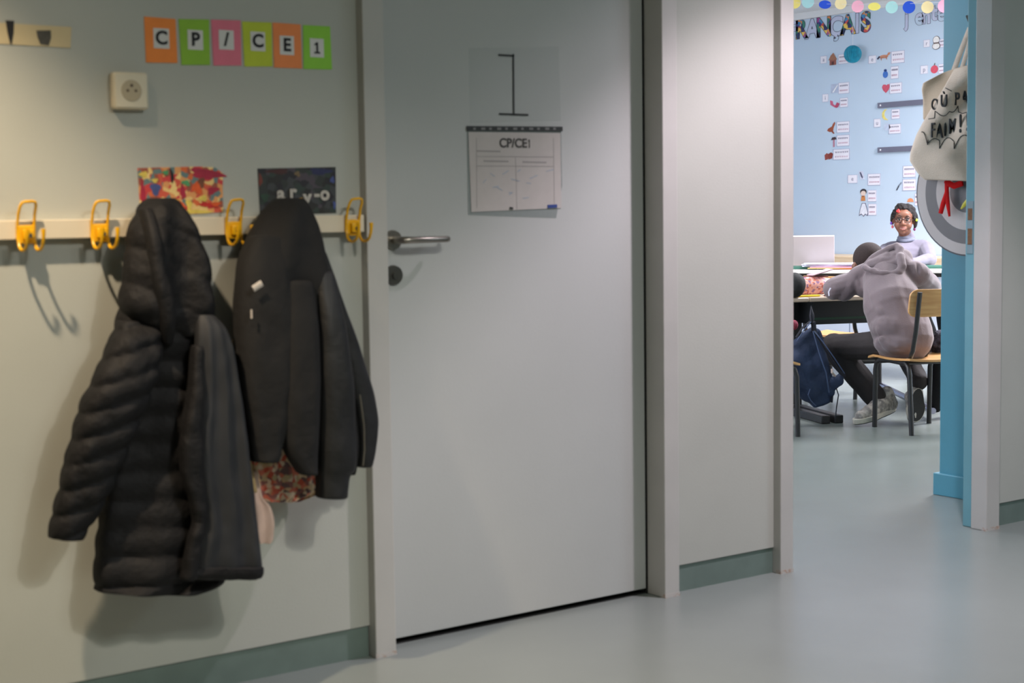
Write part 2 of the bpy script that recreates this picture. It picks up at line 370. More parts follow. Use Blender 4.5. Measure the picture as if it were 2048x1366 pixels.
# ================================================================== things on the corridor wall
def wall_sheet(name, px, col, thick=.0012, wob=.0):
    pts = [onY(x, y, YW-.001) for x, y in px]
    c = sum(pts, Vector())/len(pts)
    mx = frameY((c.x, YW-.0004, c.z))
    return [(p.x-c.x, p.z-c.z) for p in pts], mx, c
cards = [((288, 33), (351, 38), (355, 126), (292, 125), (246, 126, 20), 'C', (322, 77), 'orange paper card with the first letter C, leftmost of the row', (243, 140, 62), 60, 78),
         ((357, 38), (418, 39), (420, 130), (363, 130), 0, 'P', (390, 80), 'green paper card with the letter P', (142, 190, 58), 60, 78),
         ((422, 39), (481, 41), (483, 131), (427, 131), 0, '/', (452, 80), 'pink paper card with a slash', (226, 120, 140), 0, 0),
         ((484, 43), (543, 45), (545, 133), (489, 133), 0, 'C', (515, 83), 'yellow-green paper card with the second letter C', (190, 204, 56), 0, 0),
         ((545, 45), (601, 49), (604, 137), (548, 135), 0, 'E', (573, 91), 'orange paper card with the letter E', (240, 140, 80), 0, 0),
         ((606, 50), (660, 53), (664, 139), (607, 138), 0, '1', (633, 96), 'green paper card with the numeral one, rightmost of the row', (142, 204, 66), 0, 0)]
for i, c in enumerate(cards):
    ol, mx, ce = wall_sheet('letter_card', c[0:4], None)
    root = empty('letter_card', ce)
    MB().prism(ol, mx, .0012).build('sheet', mat('card_%d' % i, c[8], .75, var=.05, scale=30), root, smooth=False)
    l = onY(c[6][0], c[6][1], YW); w, h_ = .019, .0225
    MB().prism([(-w, -h_), (w, -h_), (w, h_), (-w, h_)], frameY((l.x, YW-.0018, l.z)), .0006).build('letter_label', mat('label_grey', (214, 212, 208), .8, var=.02), root, smooth=False)
    if c[5] != '1': text_obj(c[5], .042, frameY((l.x, YW-.0030, l.z)), ink, 'letter', root, fat=.0012)
    else: MB().prism([(-.008, -.0135), (.008, -.0135), (.008, -.0095), (.0028, -.0095), (.0028, .0135), (-.001, .0135), (-.0075, .0085), (-.0055, .0055), (-.0022, .0075), (-.0022, -.0095), (-.008, -.0095)], frameY((l.x, YW-.0030, l.z)), .0006).build('numeral', ink, root, smooth=False)
    tag(root, c[7]+' on the corridor wall', 'sign', 'coloured letter cards')
# cream strip at the far left
ol, mx, ce = wall_sheet('s', [(-60, 42), (143, 54), (141, 96), (-60, 84)], None)
root = empty('name_strip', ce); MB().prism(ol, mx, .0012).build('sheet', mat('cream_paper', (206, 188, 148), .75, var=.04), root, smooth=False)
l = onY(20, 66, YW); MB().prism([(-.009, .026), (.009, .026), (.007, 0), (.002, -.024), (-.001, -.024), (-.006, 0)], frameY((l.x, YW-.0018, l.z)), .0008).build('printed_mark', ink, root, smooth=False)
l = onY(87, 75, YW); MB().prism([(-.016, .014), (.016, .016), (.016, 0), (.010, -.017), (-.008, -.015), (-.014, 0)], frameY((l.x, YW-.0018, l.z)), .0008).build('printed_mark', mat('grey_print', (82, 80, 74), .8, var=.2, scale=90), root, smooth=False)
tag(root, 'cream paper strip with two dark printed marks at the far left of the wall', 'sign')
# wall socket
l = onY(254, 183, YW); root = empty('wall_socket', l)
MB().box((l.x-.041, YW-.026, l.z-.041), (l.x+.041, YW, l.z+.041)).build('cover_plate', ivory, root, bevel=.006)
MB().tube([(l.x, YW-.0262, l.z), (l.x, YW-.0275, l.z)], [.024, .023], 28).build('round_insert', mat('ivory_shade', (176, 162, 134), .4, var=.02), root)
b = MB()
for dx, dz, r in ((-.0095, 0, .003), (.0095, 0, .003), (0, .0115, .0034)): b.tube([(l.x+dx, YW-.0276, l.z+dz), (l.x+dx, YW-.0285, l.z+dz)], r, 10)
b.build('pin_hole', mat('socket_dark', (84, 70, 52), .6, var=.1), root)
tag(root, 'square ivory surface-mounted power socket on the corridor wall', 'socket')
# two small paintings
def painting(pxs, lab, base, blobs, letters=None):
    ol, mx, ce = wall_sheet('p', pxs, None); root = empty('painting', ce)
    MB().prism(ol, mx, .0015).build('paper', base, root, smooth=False)
    k = 0
    for (px, py, rx, ry, ang, m) in blobs:
        c = onY(px, py, YW); k += 1
        pts = []
        for i in range(14):
            a = 2*math.pi*i/14; q = 1+.22*math.sin(3*a+k)+.1*math.sin(5*a+2*k); x, y = rx*math.cos(a)*q, ry*math.sin(a)*q
            pts.append((x*math.cos(ang)-y*math.sin(ang), x*math.sin(ang)+y*math.cos(ang)))
        MB().prism(pts, frameY((c.x, YW-.0018-k*.00008, c.z)), .0004).build('paint_patch', m, root, smooth=False)
    if letters:
        for ch, px, py in letters:
            c = onY(px, py, YW); text_obj(ch, .046, frameY((c.x, YW-.0042, c.z)), mat('white_paint', (190, 184, 174), .7, var=.2, scale=60), 'painted_letter', root, fat=.0018)
    tag(root, lab, 'painting', 'small paintings above the coat rail'); return root
colm = lambda n, c: mat('paint_'+n, c, .6, var=.25, scale=40)
red, crim, org, yl, gr, bl, pu = colm('red', (196, 36, 30)), colm('crimson', (170, 30, 60)), colm('orange', (226, 92, 34)), colm('yellow', (228, 204, 92)), colm('green', (84, 160, 104)), colm('blue', (70, 84, 140)), colm('brown', (120, 70, 44))
wb = patches('warm_collage', [(200, 84, 60), (224, 190, 120), (196, 60, 60), (214, 150, 90), (150, 80, 60), (230, 200, 130), (96, 120, 120), (206, 100, 50)], 75)
painting([(275, 336), (398, 333), (430, 335), (446, 347), (445, 375), (446, 424), (300, 434), (281, 428)], 'bright red and yellow painting behind the padded coat', wb,
         [(412, 348, .042, .012, -.1, crim), (425, 381, .016, .008, .3, crim), (285, 385, .006, .028, .05, crim), (283, 418, .010, .012, 0, red), (286, 349, .010, .007, 0, yl), (309, 361, .007, .005, 0, yl), (310, 378, .012, .014, .2, bl), (343, 352, .004, .016, .1, ink), (365, 384, .006, .018, .1, crim), (371, 366, .011, .006, -.3, gr), (393, 375, .012, .014, .2, org), (402, 365, .008, .012, 0, pu), (377, 410, .007, .014, .1, yl), (362, 413, .008, .012, 0, org), (415, 410, .024, .005, -.15, red), (380, 424, .055, .004, .02, yl), (405, 397, .010, .007, 0, yl), (330, 345, .008, .005, 0, gr), (430, 408, .012, .005, 0, org)])
db = patches('dark_collage', [(44, 48, 46), (36, 36, 34), (58, 60, 62), (44, 56, 50), (34, 32, 38), (70, 62, 70)], 60)
painting([(515, 337), (671, 334), (672, 426), (520, 430)], 'dark painting with white letters behind the black zip jacket', db,
         [(640, 343, .03, .008, 0, colm('navy', (40, 44, 84))), (520, 360, .005, .014, 0, colm('rust', (120, 56, 44))), (594, 348, .008, .006, -.5, colm('tan', (120, 100, 70))), (664, 360, .006, .008, 0, bl), (555, 343, .03, .006, 0, colm('wine', (70, 36, 34))), (529, 395, .010, .010, 0, colm('pine', (44, 70, 54))), (668, 410, .004, .010, 0, bl)],
         [('a', 560, 388), ('r', 584, 385), ('y', 613, 395), ('-', 632, 388), ('o', 648, 388)])
# number one of black tape in a clear sleeve, schedule below, on the door
YD = 3.43
def dm(px, py, off): q = onY(px, py, YD); return Vector((q.x, YD-off, q.z))
clear = mat('clear_plastic', (170, 180, 176), .3, alpha=.045, spec=.5, var=.02)
def sheet_px(pxs, off, th): pts = [onY(x, y, YD) for x, y in pxs]; c = sum(pts, Vector())/len(pts); return [(p.x-c.x, p.z-c.z) for p in pts], frameY((c.x, YD-off, c.z)), th, c
ol, mx, th, c = sheet_px([(937, 96), (1117, 93), (1121, 242), (939, 246)], .0004, .0006)
root = empty('door_number', c); MB().prism(ol, mx, th).build('clear_sleeve', clear, root, smooth=False)
tape = mat('black_tape', (46, 48, 46), .6, var=.1)
def strip(a, bb, w, off):
    p, q = onY(a[0], a[1], YD), onY(bb[0], bb[1], YD); p = Vector((p.x, p.z)); q = Vector((q.x, q.z)); t = (q-p).normalized(); n = Vector((-t.y, t.x))*w/2
    cc = (p+q)/2; return [(v.x-cc.x, v.y-cc.y) for v in (p-n, q-n, q+n, p+n)], frameY((cc.x, YD-off, cc.y))
b = MB()
for a, bb in (((996, 110), (1028, 112)), ((1026, 108), (1027, 229)), ((998, 228), (1056, 230))): o_, m_ = strip(a, bb, .0052, .0012); b.prism(o_, m_, .0006)
b.build('tape_numeral', tape, root, smooth=False); tag(root, 'black tape numeral one in a clear sleeve on the closed door', 'sign')
ol, mx, th, c = sheet_px([(933, 254), (1122, 262), (1124, 372), (1112, 436), (936, 430)], .0004, .0005)
root = empty('door_schedule', c); MB().prism(ol, mx, th).build('clear_sleeve', mat('sleeve_plastic', (150, 160, 156), .25, alpha=.35, spec=.5, var=.02), root, smooth=False)
ol, mx, th, c = sheet_px([(936, 264), (1120, 266), (1122, 416), (1032, 420), (942, 424)], .0012, .0006)
MB().prism(ol, mx, th).build('paper', mat('schedule_paper', (180, 174, 168), .8, var=.04, scale=30), root, smooth=False)
o_, m_ = strip((932, 257), (1124, 258), .0125, .0022); MB().prism(o_, m_, .001).build('hanging_strip', tape, root, smooth=False)
b = MB()
for k in range(11): a = 945+k*16; o_, m_ = strip((a, 257.5), (a+5+3*(k % 2), 257.6), .006, .0034); b.prism(o_, m_, .0002)
b.build('strip_print', mat('strip_grey', (120, 120, 118), .8, var=.05), root, smooth=False)
q = onY(1029, 287, YD); text_obj('CP/CE', .034, frameY((q.x-.006, YD-.0026, q.z)), mat('print_grey', (70, 68, 66), .8, var=.05), 'heading', root, fat=.0007)
MB().prism([(-.0012, -.0115), (.0012, -.0115), (.0012, .0115), (-.0008, .0115), (-.0045, .0075), (-.0035, .0058), (-.0012, .0075)], frameY((q.x+.048, YD-.0026, q.z)), .0008).build('heading_numeral', mat('print_grey', (70, 68, 66)), root, smooth=False)
g = mat('faint_grey', (150, 146, 142), .8, var=.05)
for a, bb, w in (((952, 302), (1000, 303), .004), ((952, 313), (1106, 314), .0015), ((966, 322), (1016, 323), .004), ((1044, 324), (1092, 325), .004), ((952, 332), (1106, 333), .0015), ((1030, 313), (1033, 418), .0015), ((952, 276), (953, 416), .0015), ((1106, 276), (1108, 412), .0015)):
    o_, m_ = strip(a, bb, w, .0020); MB().prism(o_, m_, .0002).build('ruled_line', g, root, smooth=False)
for k in range(14):
    x, y = random.uniform(960, 1095), random.uniform(340, 400); o_, m_ = strip((x, y), (x+random.uniform(6, 16), y+random.uniform(-9, 9)), .0022, .0020)
    MB().prism(o_, m_, .0002).build('handwriting', mat('pale_blue_ink', (150, 160, 172), .8, var=.05), root, smooth=False)
o_, m_ = strip((1094, 413), (1113, 412), .009, .0024); MB().prism(o_, m_, .0008).build('blue_tab', mat('blue_tab', (40, 62, 124), .6, var=.05), root, smooth=False)
o_, m_ = strip((1018, 416), (1025, 417), .006, .0024); MB().prism(o_, m_, .0008).build('clip', tape, root, smooth=False)
tag(root, 'class timetable in a plastic sleeve under the numeral on the closed door', 'poster')

# ================================================================== coats on the rail
puff = mat('black_padded_nylon', (15, 14, 16), .72, spec=.3, var=.25, scale=9, bump=.5, bscale=38)
lining = mat('grey_lining', (31, 32, 35), .7, var=.2, scale=14, bump=.25, bscale=26, stretch=(1, 1, .25))
jersey = mat('black_jersey', (11, 9, 8), .85, var=.25, scale=12, bump=.2, bscale=50)
jersey2 = mat('black_nylon', (10, 10, 10), .6, var=.2, scale=10, bump=.2, bscale=40)
def panel(name, rows, m, parent, n=40, seg=5, folds=0, fold_n=3, quilt=0, qs=.07, tilt=0, wr=.004, seed=0, sub=1):
    """soft hanging shape: rows of (py, px_left, px_right, y_front, thickness) down the garment, closed all round"""
    R = []
    for i in range(len(rows)-1):
        for k in range(seg):
            t = k/seg; t2 = t
            p0 = rows[max(i-1, 0)]; p1 = rows[i]; p2 = rows[i+1]; p3 = rows[min(i+2, len(rows)-1)]
            R.append([.5*((2*p1[j])+(-p0[j]+p2[j])*t2+(2*p0[j]-5*p1[j]+4*p2[j]-p3[j])*t2*t2+(-p0[j]+3*p1[j]-3*p2[j]+p3[j])*t2**3) for j in range(5)])
    R.append(list(rows[-1])); v = []; f = []; mb = MB()
    z00 = onY(R[0][1], R[0][0], R[0][3]).z
    for i, (py, xl, xr, yf, th) in enumerate(R):
        yc = yf+th/2
        A = onY(xl, py, yc); B = onY(xr, py, yc); c = (A+B)/2; a = (B.x-A.x)/2; s = i/(len(R)-1)
        for k in range(n):
            an = 2*math.pi*k/n; cs, sn = math.cos(an), math.sin(an)
            ex = math.copysign(abs(cs)**.8, cs); ey = math.copysign(abs(sn)**.7, sn)
            z = c.z+(A.z-B.z)*(-ex)*.5
            q = 0
            if quilt:
                ph = ((z+tilt*ex*a)/qs) % 1.0; q = quilt*1.5*(abs(math.sin(math.pi*ph))**.4-.8)
            fo = folds*math.sin(fold_n*math.pi*ex+seed+2.2*s)*min(1, s*2.5)
            P = Vector((c.x+ex*(a+q*.6), yc+ey*(th/2)+(-fo-q if ey < 0 else 0), z))
            w = noise.noise(Vector((P.x*22+seed, P.y*22, P.z*15)))+.6*noise.noise(Vector((P.x*50, P.y*50+seed, P.z*34)))
            P += Vector((ex*.4, ey, 0))*w*wr
            mb.v.append(P)
    m_ = len(R)
    for i in range(m_-1):
        for k in range(n): mb.f.append((i*n+k, i*n+(k+1) % n, (i+1)*n+(k+1) % n, (i+1)*n+k))
    for i, rev in ((0, 1), (m_-1, 0)):
        c = sum((mb.v[i*n+k] for k in range(n)), Vector())/n; mb.v.append(c); ci = len(mb.v)-1
        for k in range(n): mb.f.append((ci, i*n+k, i*n+(k+1) % n))
    o = mb.build(name, m, parent, sub=sub)
    o.data.polygons.foreach_set('use_smooth', [True]*len(o.data.polygons)); return o
c1 = empty('padded_coat', (1.463, 3.27, 1.09)); tag(c1, 'black padded coat with a hood and grey lining hanging open from the rail', 'coat')
panel('body', [(560, 262, 400, 3.25, .08), (640, 236, 415, 3.22, .12), (720, 225, 440, 3.225, .12), (800, 222, 455, 3.225, .12), (900, 215, 470, 3.225, .12), (1000, 205, 480, 3.22, .12), (1100, 193, 470, 3.215, .13), (1160, 190, 440, 3.21, .13), (1183, 192, 385, 3.215, .12)], puff, c1, seg=9, folds=.010, fold_n=2, quilt=.010, qs=.062, tilt=.06, seed=1)
panel('sleeve', [(640, 238, 330, 3.22, .08), (680, 222, 322, 3.185, .10), (740, 196, 312, 3.17, .11), (800, 170, 292, 3.17, .11), (860, 150, 268, 3.18, .10), (920, 132, 244, 3.19, .095), (980, 119, 216, 3.20, .09), (1035, 106, 188, 3.21, .085), (1078, 97, 158, 3.22, .07)], puff, c1, seg=9, quilt=.009, qs=.056, tilt=-.30, seed=4, wr=.007)
panel('hood', [(396, 300, 345, 3.262, .06), (412, 284, 358, 3.235, .09), (450, 266, 376, 3.21, .11), (500, 256, 402, 3.20, .12), (560, 248, 412, 3.19, .12), (610, 243, 421, 3.19, .12), (645, 262, 418, 3.20, .10), (672, 296, 380, 3.22, .07)], puff, c1, seg=9, folds=.014, fold_n=1.5, quilt=.008, qs=.085, tilt=.5, seed=9, wr=.009)
panel('hood_edge', [(415, 280, 300, 3.225, .05), (470, 292, 318, 3.185, .05), (540, 300, 330, 3.170, .05), (600, 312, 344, 3.165, .05), (650, 318, 346, 3.175, .05), (690, 322, 342, 3.20, .04)], puff, c1, seed=2, wr=.005)
panel('lining', [(628, 392, 424, 3.19, .04), (660, 392, 452, 3.17, .05), (720, 390, 468, 3.165, .05), (800, 386, 481, 3.165, .05), (880, 372, 492, 3.165, .05), (960, 372, 502, 3.165, .05), (1040, 388, 512, 3.165, .05), (1100, 376, 519, 3.165, .05), (1140, 368, 525, 3.17, .05), (1158, 372, 520, 3.18, .04)], lining, c1, folds=.006, fold_n=3, seed=5, wr=.004)
panel('front_edge', [(690, 384, 402, 3.17, .04), (780, 378, 404, 3.155, .045), (870, 362, 402, 3.150, .05), (950, 364, 404, 3.150, .05), (1030, 386, 412, 3.155, .04), (1100, 372, 400, 3.155, .04), (1160, 362, 388, 3.165, .04)], puff, c1, seed=7, quilt=.006, qs=.05, wr=.006)
panel('hem_band', [(1132, 392, 526, 3.160, .05), (1146, 380, 526, 3.160, .05), (1156, 376, 522, 3.165, .045)], puff, c1, seed=3)

c2 = empty('zip_jacket', (1.785, 3.27, 1.09)); tag(c2, 'black hooded zip jacket with a small pale tag hanging beside the door frame', 'jacket')
panel('body', [(430, 540, 618, 3.25, .08), (500, 486, 640, 3.22, .12), (600, 476, 672, 3.205, .14), (700, 474, 690, 3.20, .12), (800, 490, 704, 3.20, .10), (880, 560, 708, 3.20, .10), (925, 584, 706, 3.21, .09), (948, 598, 700, 3.22, .08)], jersey, c2, folds=.010, fold_n=2.5, seed=11)
panel('hood', [(396, 556, 601, 3.262, .06), (412, 538, 614, 3.235, .09), (450, 512, 626, 3.21, .11), (500, 490, 640, 3.195, .12), (560, 484, 648, 3.19, .11), (600, 500, 640, 3.20, .09)], jersey, c2, folds=.010, fold_n=1.5, seed=14, wr=.005)
panel('sleeve', [(470, 500, 560, 3.20, .08), (540, 478, 572, 3.175, .09), (640, 472, 584, 3.165, .10), (740, 476, 586, 3.165, .10), (820, 486, 576, 3.17, .09), (880, 494, 562, 3.175, .085), (924, 502, 552, 3.18, .07)], jersey, c2, seed=17, wr=.005)
panel('front_panel', [(560, 560, 620, 3.18, .06), (650, 560, 632, 3.165, .07), (760, 560, 636, 3.160, .07), (860, 562, 634, 3.165, .07), (905, 572, 632, 3.17, .06), (950, 600, 631, 3.175, .05)], jersey, c2, seed=19, wr=.004)
panel('hanging_sleeve', [(540, 622, 660, 3.20, .06), (640, 628, 682, 3.17, .08), (760, 632, 700, 3.16, .085), (860, 633, 706, 3.165, .08), (930, 633, 708, 3.17, .08), (952, 634, 696, 3.175, .07), (997, 634, 691, 3.18, .06)], jersey2, c2, seed=23, wr=.004)
panel('far_sleeve', [(500, 628, 644, 3.22, .06), (600, 650, 678, 3.215, .07), (700, 672, 714, 3.21, .08), (800, 692, 744, 3.205, .08), (870, 704, 748, 3.205, .08), (934, 706, 738, 3.21, .06)], jersey2, c2, seed=27, wr=.004)
zp = [onY(x, y, 3.195) for x, y in ((720, 790), (728, 850), (729, 900), (726, 932))]
MB().tube(zp, .0018, 6).build('cuff_zip', mat('zip_grey', (104, 98, 84), .4, var=.1), c2)
l = onY(515, 572, 3.158); MB().tube([l+Vector((-.011, 0, -.006)), l+Vector((.011, 0, .006))], .0075, 8, flat=.3, up=(0, 1, 0)).build('pale_tag', mat('tag_pale', (188, 178, 166), .6, var=.1), c2)
l = onY(503, 628, 3.160); MB().tube([l+Vector((0, 0, -.010)), l+Vector((0, 0, .010))], .0022, 6).build('zip_pull', mat('tag_pale', (188, 178, 166), .6), c2)
flo = patches('floral_print', [(206, 170, 130), (200, 90, 66), (220, 196, 160), (150, 96, 90), (214, 120, 96), (190, 170, 130), (226, 206, 180), (110, 84, 84)], 90)
fl = empty('floral_garment', (1.80, 3.33, .45)); tag(fl, 'red and cream flower-print garment hanging behind the black zip jacket', 'garment')
panel('cloth', [(700, 470, 560, 3.325, .03), (760, 474, 610, 3.315, .05), (860, 484, 622, 3.31, .06), (920, 492, 628, 3.305, .065), (965, 502, 632, 3.305, .065), (985, 506, 630, 3.305, .065), (1002, 512, 590, 3.31, .06)], flo, fl, folds=.010, fold_n=4, seed=31, wr=.006)
panel('seam_edge', [(680, 463, 470, 3.262, .02), (780, 472, 480, 3.25, .02), (860, 480, 490, 3.245, .02), (930, 490, 503, 3.24, .02), (985, 500, 514, 3.24, .02)], mat('cream_trim', (176, 150, 104), .8, var=.25, scale=60), fl, seed=33, wr=.001)
pw = empty('pale_cloth', (1.6, 3.31, .38)); tag(pw, 'pinkish white cloth peeking out below the padded coat hem', 'cloth')
panel('cloth', [(940, 500, 512, 3.29, .03), (990, 496, 520, 3.285, .04), (1010, 494, 538, 3.28, .05), (1040, 496, 548, 3.28, .05), (1072, 500, 549, 3.285, .045), (1086, 510, 544, 3.29, .03)], mat('pinkish_cotton', (222, 192, 176), .8, var=.12, scale=30), pw, folds=.006, fold_n=2, seed=35, wr=.004)

# ================================================================== classroom wall: letters, cards, pictures
XW = XB-.0005
def wp(px, py): return onX(px, py, XW)
def wsc(px, py): p = wp(px, py); return (M[0][2]*p.x+M[1][2]*p.y)/FPX         # metres per pixel, height, at the back wall
pat = patches('coloured_in_pattern', [(60, 52, 120), (206, 86, 76), (60, 130, 110), (240, 200, 96), (50, 60, 96), (160, 80, 140), (70, 140, 190), (226, 140, 80)], 30)
pale = mat('pale_letter_paper', (200, 204, 226), .8, var=.05, scale=30)
def wall_letter(ch, px, py, size, label, filled, grp, m=pat, out=.0035, sx=1.0):
    p = wp(px, py); root = empty('wall_letter', p); mx = frameX((XW-.001, p.y, p.z))
    text_obj(ch, size, mx, m if filled else pale, 'letter_face', root, fat=size*.045, ext=.0008, sx=sx)
    text_obj(ch, size, frameX((XW-.0035, p.y, p.z)), mat('letter_outline', (70, 66, 92), .8, var=.2, scale=40) if not filled else mat('letter_outline_dark', (34, 36, 56), .8, var=.1), 'outline', root, outline=out*.42, fat=size*.045, sx=sx)
    tag(root, label, 'letter', grp)
g1 = 'big cut-out letters of a French word'
FR = [('F', 1587, 62, 0, 'pale outlined capital letter F half hidden by the door post'), ('R', 1602.5, 60, 1, 'patterned dark capital letter R, first coloured one'), ('A', 1625, 59.5, 0, 'plain outlined capital letter A between the coloured R and N'),
      ('N', 1648, 56, 1, 'coloured-in capital letter N'), ('Ç', 1672.5, 55, 0, 'plain outlined capital letter C with a cedilla'), ('A', 1696, 51.5, 1, 'green, blue and orange coloured-in capital letter A'), ('I', 1715, 48.5, 0, 'plain outlined capital letter I before the S'), ('S', 1732, 46, 1, 'coloured-in capital letter S ending the word')]
for ch, px, py, fl_, lb in FR: wall_letter(ch, px, py, .205, lb, fl_, g1, sx=1.02 if ch != 'I' else .9)
g2 = 'thin outlined lower-case letters'
for ch, px, py, lb in (('j', 1814, 37, 'thin outlined letter j under the blue garland disc'), ("'", 1825, 22, 'thin outlined apostrophe after the letter j'), ('e', 1839, 35, 'first thin outlined letter e, under the beige garland disc'), ('n', 1853, 32.5, 'thin outlined letter n'), ('t', 1869, 26, 'thin outlined letter t'), ('e', 1883, 27, 'second thin outlined letter e by the teal pillar')):
    wall_letter(ch, px, py, .165, lb, 0, g2, out=.0024)
def wall_card(px, py, w, h, label, lines=2, ch=None, tint=(240, 236, 244)):
    k = wsc(px, py); p = wp(px, py); root = empty('word_card' if not ch else 'sound_card', p); ww = w*k/.70/2; hh = h*k/2*.93
    MB().prism([(-ww, -hh), (ww, -hh), (ww, hh), (-ww, hh)], frameX((XW-.001, p.y, p.z)), .001).build('card', mat('card_white', tint, .7, var=.02), root, smooth=False)
    o = ww*.93; q = hh*.93; t = .0022
    b = MB(); fm = frameX((XW-.0022, p.y, p.z))
    for (x0, y0, x1, y1) in ((-ww, -hh, ww, -q), (-ww, q, ww, hh), (-ww, -hh, -o, hh), (o, -hh, ww, hh)): b.prism([(x0, y0), (x1, y0), (x1, y1), (x0, y1)], fm, .0004)
    b.build('border', mat('card_border', (178, 180, 206), .7, var=.05), root, smooth=False)
    rnd = random.Random(int(px*7+py))
    if ch: text_obj(ch, hh*1.5, frameX((XW-.0026, p.y, p.z)), greyink, 'letter', root)
    else:
        for li in range(lines):
            y = hh*(.42-.84*li/(max(lines-1, 1))); b = MB(); x = -ww*.72
            while x < ww*.70:
                L = ww*rnd.uniform(.10, .26); b.tube([(XW-.003, p.y-x-L*j/4, p.z+y+hh*.13*(-1)**j) for j in range(5)], .0015, 5); x += L+ww*.09
            b.build('handwriting', (greyink if li == 0 else pinkink), root)
    tag(root, label, 'card', 'word cards on the classroom wall' if not ch else 'sound cards on the classroom wall')
for a in [(1686.5, 118, 18, 21, 'white word card partly behind the turquoise paper ball'), (1796, 114, 24, 26, 'white word card right of the horse picture'), (1789.5, 145, 14, 27, 'narrow white word card beside the blue bug picture'), (1792, 176, 22, 23, 'white word card beside the red heart'),
          (1688, 176, 20, 24, 'white word card beside the toothbrush picture'), (1688, 205, 15, 20, 'white word card beside the pink boots picture'), (1791.5, 228, 15, 21, 'white word card beside the yellow moon'), (1790, 257.6, 22, 21, 'white word card just below the moon card'),
          (1686.5, 254, 24, 24, 'white word card beside the brown kangaroo picture'), (1686.5, 281, 24, 24, 'white word card beside the mushroom picture'), (1683, 308.6, 31, 23, 'wide white word card beside the brown gloves, lowest of its column'), (1887, 86, 14, 18, 'white word card beside the snowman, cut by the teal pillar'),
          (1885, 137, 14, 20, 'white word card beside the apple, cut by the teal pillar'), (1748.5, 359, 23, 25, 'white word card above the boy picture card'), (1744.5, 391.6, 16, 25, 'white word card beside the boy picture'), (1745, 419, 15, 25, 'white word card beside the white gown picture'),
          (1819, 343, 23, 25, 'white word card just left of the target disc, upper one'), (1819, 369.6, 24, 25, 'white word card beside the small knife picture'), (1835.6, 399, 10, 27, 'white word card beside the orange picture above the girl')]:
    wall_card(*a)
for px, py, w, h, ch, lb in [(1647.5, 119.5, 12, 16, 'a', 'small sound card left of the house picture'), (1745, 119, 14, 17, 'e', 'small sound card left of the horse picture'), (1651, 196, 11, 17, 'i', 'small sound card left of the pink boots picture'), (1754.7, 246, 12, 18, 'u', 'small sound card left of the moon'), (1853.7, 87, 11, 16, 'r', 'small sound card left of the snowman'), (1848.7, 139.4, 13, 18, 'p', 'small sound card left of the apple'), (1705.4, 358, 18, 18, 'e', 'small sound card left of the pencil picture')]:
    wall_card(px, py, w, h, lb, ch=ch)
def picture(px, py, label, parts, name='picture_card'):
    "little cut-out picture: parts = (part name, outline in px, colour)"
    k = wsc(px, py); p = wp(px, py); root = empty(name, p)
    for i, (nm, ol, c) in enumerate(parts):
        pts = [(x*k/.70, -y*k) for x, y in ol]
        MB().prism(pts, frameX((XW-.001-i*.0012, p.y, p.z)), .001).build(nm, mat('pic_%d_%d_%d' % c, c, .75, var=.12, scale=50), root, smooth=False)
    tag(root, label, 'picture', 'small cut-out pictures on the classroom wall')
def ell(cx_, cy_, rx, ry, n=14, a0=0): return [(cx_+rx*math.cos(2*math.pi*i/n), cy_+ry*math.sin(2*math.pi*i/n)) for i in range(n)]
picture(1666, 119, 'small brown house picture', [('house_wall', [(-6, 11), (6, 11), (6, 0), (-6, 0)], (160, 96, 84)), ('roof', [(-8, 1), (8, 1), (3, -9), (1, -13), (-4, -8)], (172, 120, 96)), ('door', [(-2, 11), (2, 11), (2, 4), (-2, 4)], (96, 60, 60))])
picture(1769, 113, 'small tan horse picture', [('body', ell(-1, 0, 8, 3.4), (214, 150, 120)), ('head', [(4, -1), (7, -7), (11, -7), (9, -2)], (206, 140, 110)), ('legs', [(-7, 1), (-5, 8), (-4, 2), (2, 2), (5, 7), (5, 0)], (190, 128, 104)), ('tail', [(-9, -2), (-13, 3), (-11, 5), (-7, 0)], (60, 56, 84))])
picture(1771, 149, 'small blue bug picture', [('body', ell(0, 0, 4.6, 7), (70, 120, 200)), ('head', ell(0, -8, 2.6, 2.6), (44, 70, 130))])
picture(1772, 177, 'small red heart picture', [('heart', [(0, 9), (-5, 3), (-7, -3), (-5, -8), (-1, -8), (1, -6), (3, -8), (6, -8), (7, -3), (5, 3)], (214, 90, 112))])
picture(1669.5, 177, 'pale picture of a toothbrush', [('sheet', [(-7, -9), (7, -9), (7, 9), (-7, 9)], (190, 200, 222)), ('brush', [(-4, 7), (5, -7), (6, -5), (-2, 8)], (240, 240, 244))])
picture(1670, 207, 'small pink boots picture', [('left_boot', [(-9, -7), (-4, -5), (-3, 1), (2, 5), (0, 8), (-8, 2)], (206, 100, 130)), ('right_boot', [(0, 6), (4, -2), (9, 1), (6, 8), (2, 9)], (190, 80, 110))])
picture(1770, 229.5, 'small yellow crescent moon picture', [('crescent', [(4, -11), (-1, -10), (-5, -4), (-5, 4), (-1, 10), (6, 11), (1, 6), (-1, 0), (0, -6)], (244, 226, 130))])
picture(1774, 254, 'faint pale flower picture under the moon', [('petals', ell(0, 0, 6, 7), (206, 216, 236))])
picture(1663, 256, 'small brown kangaroo picture', [('body', [(-8, 5), (-3, 8), (3, 7), (4, 0), (7, -8), (6, -12), (3, -8), (1, -3), (-6, 1)], (164, 84, 58)), ('foot', [(0, 7), (4, 12), (6, 11), (3, 6)], (150, 74, 52))])
picture(1668, 284, 'small mushroom picture with a dark cap', [('stem', [(-1.5, 10), (1.5, 10), (1.5, -5), (-1.5, -5)], (190, 130, 150)), ('cap', [(-5, -4), (5, -5), (3, -10), (-3, -9)], (70, 50, 56))])
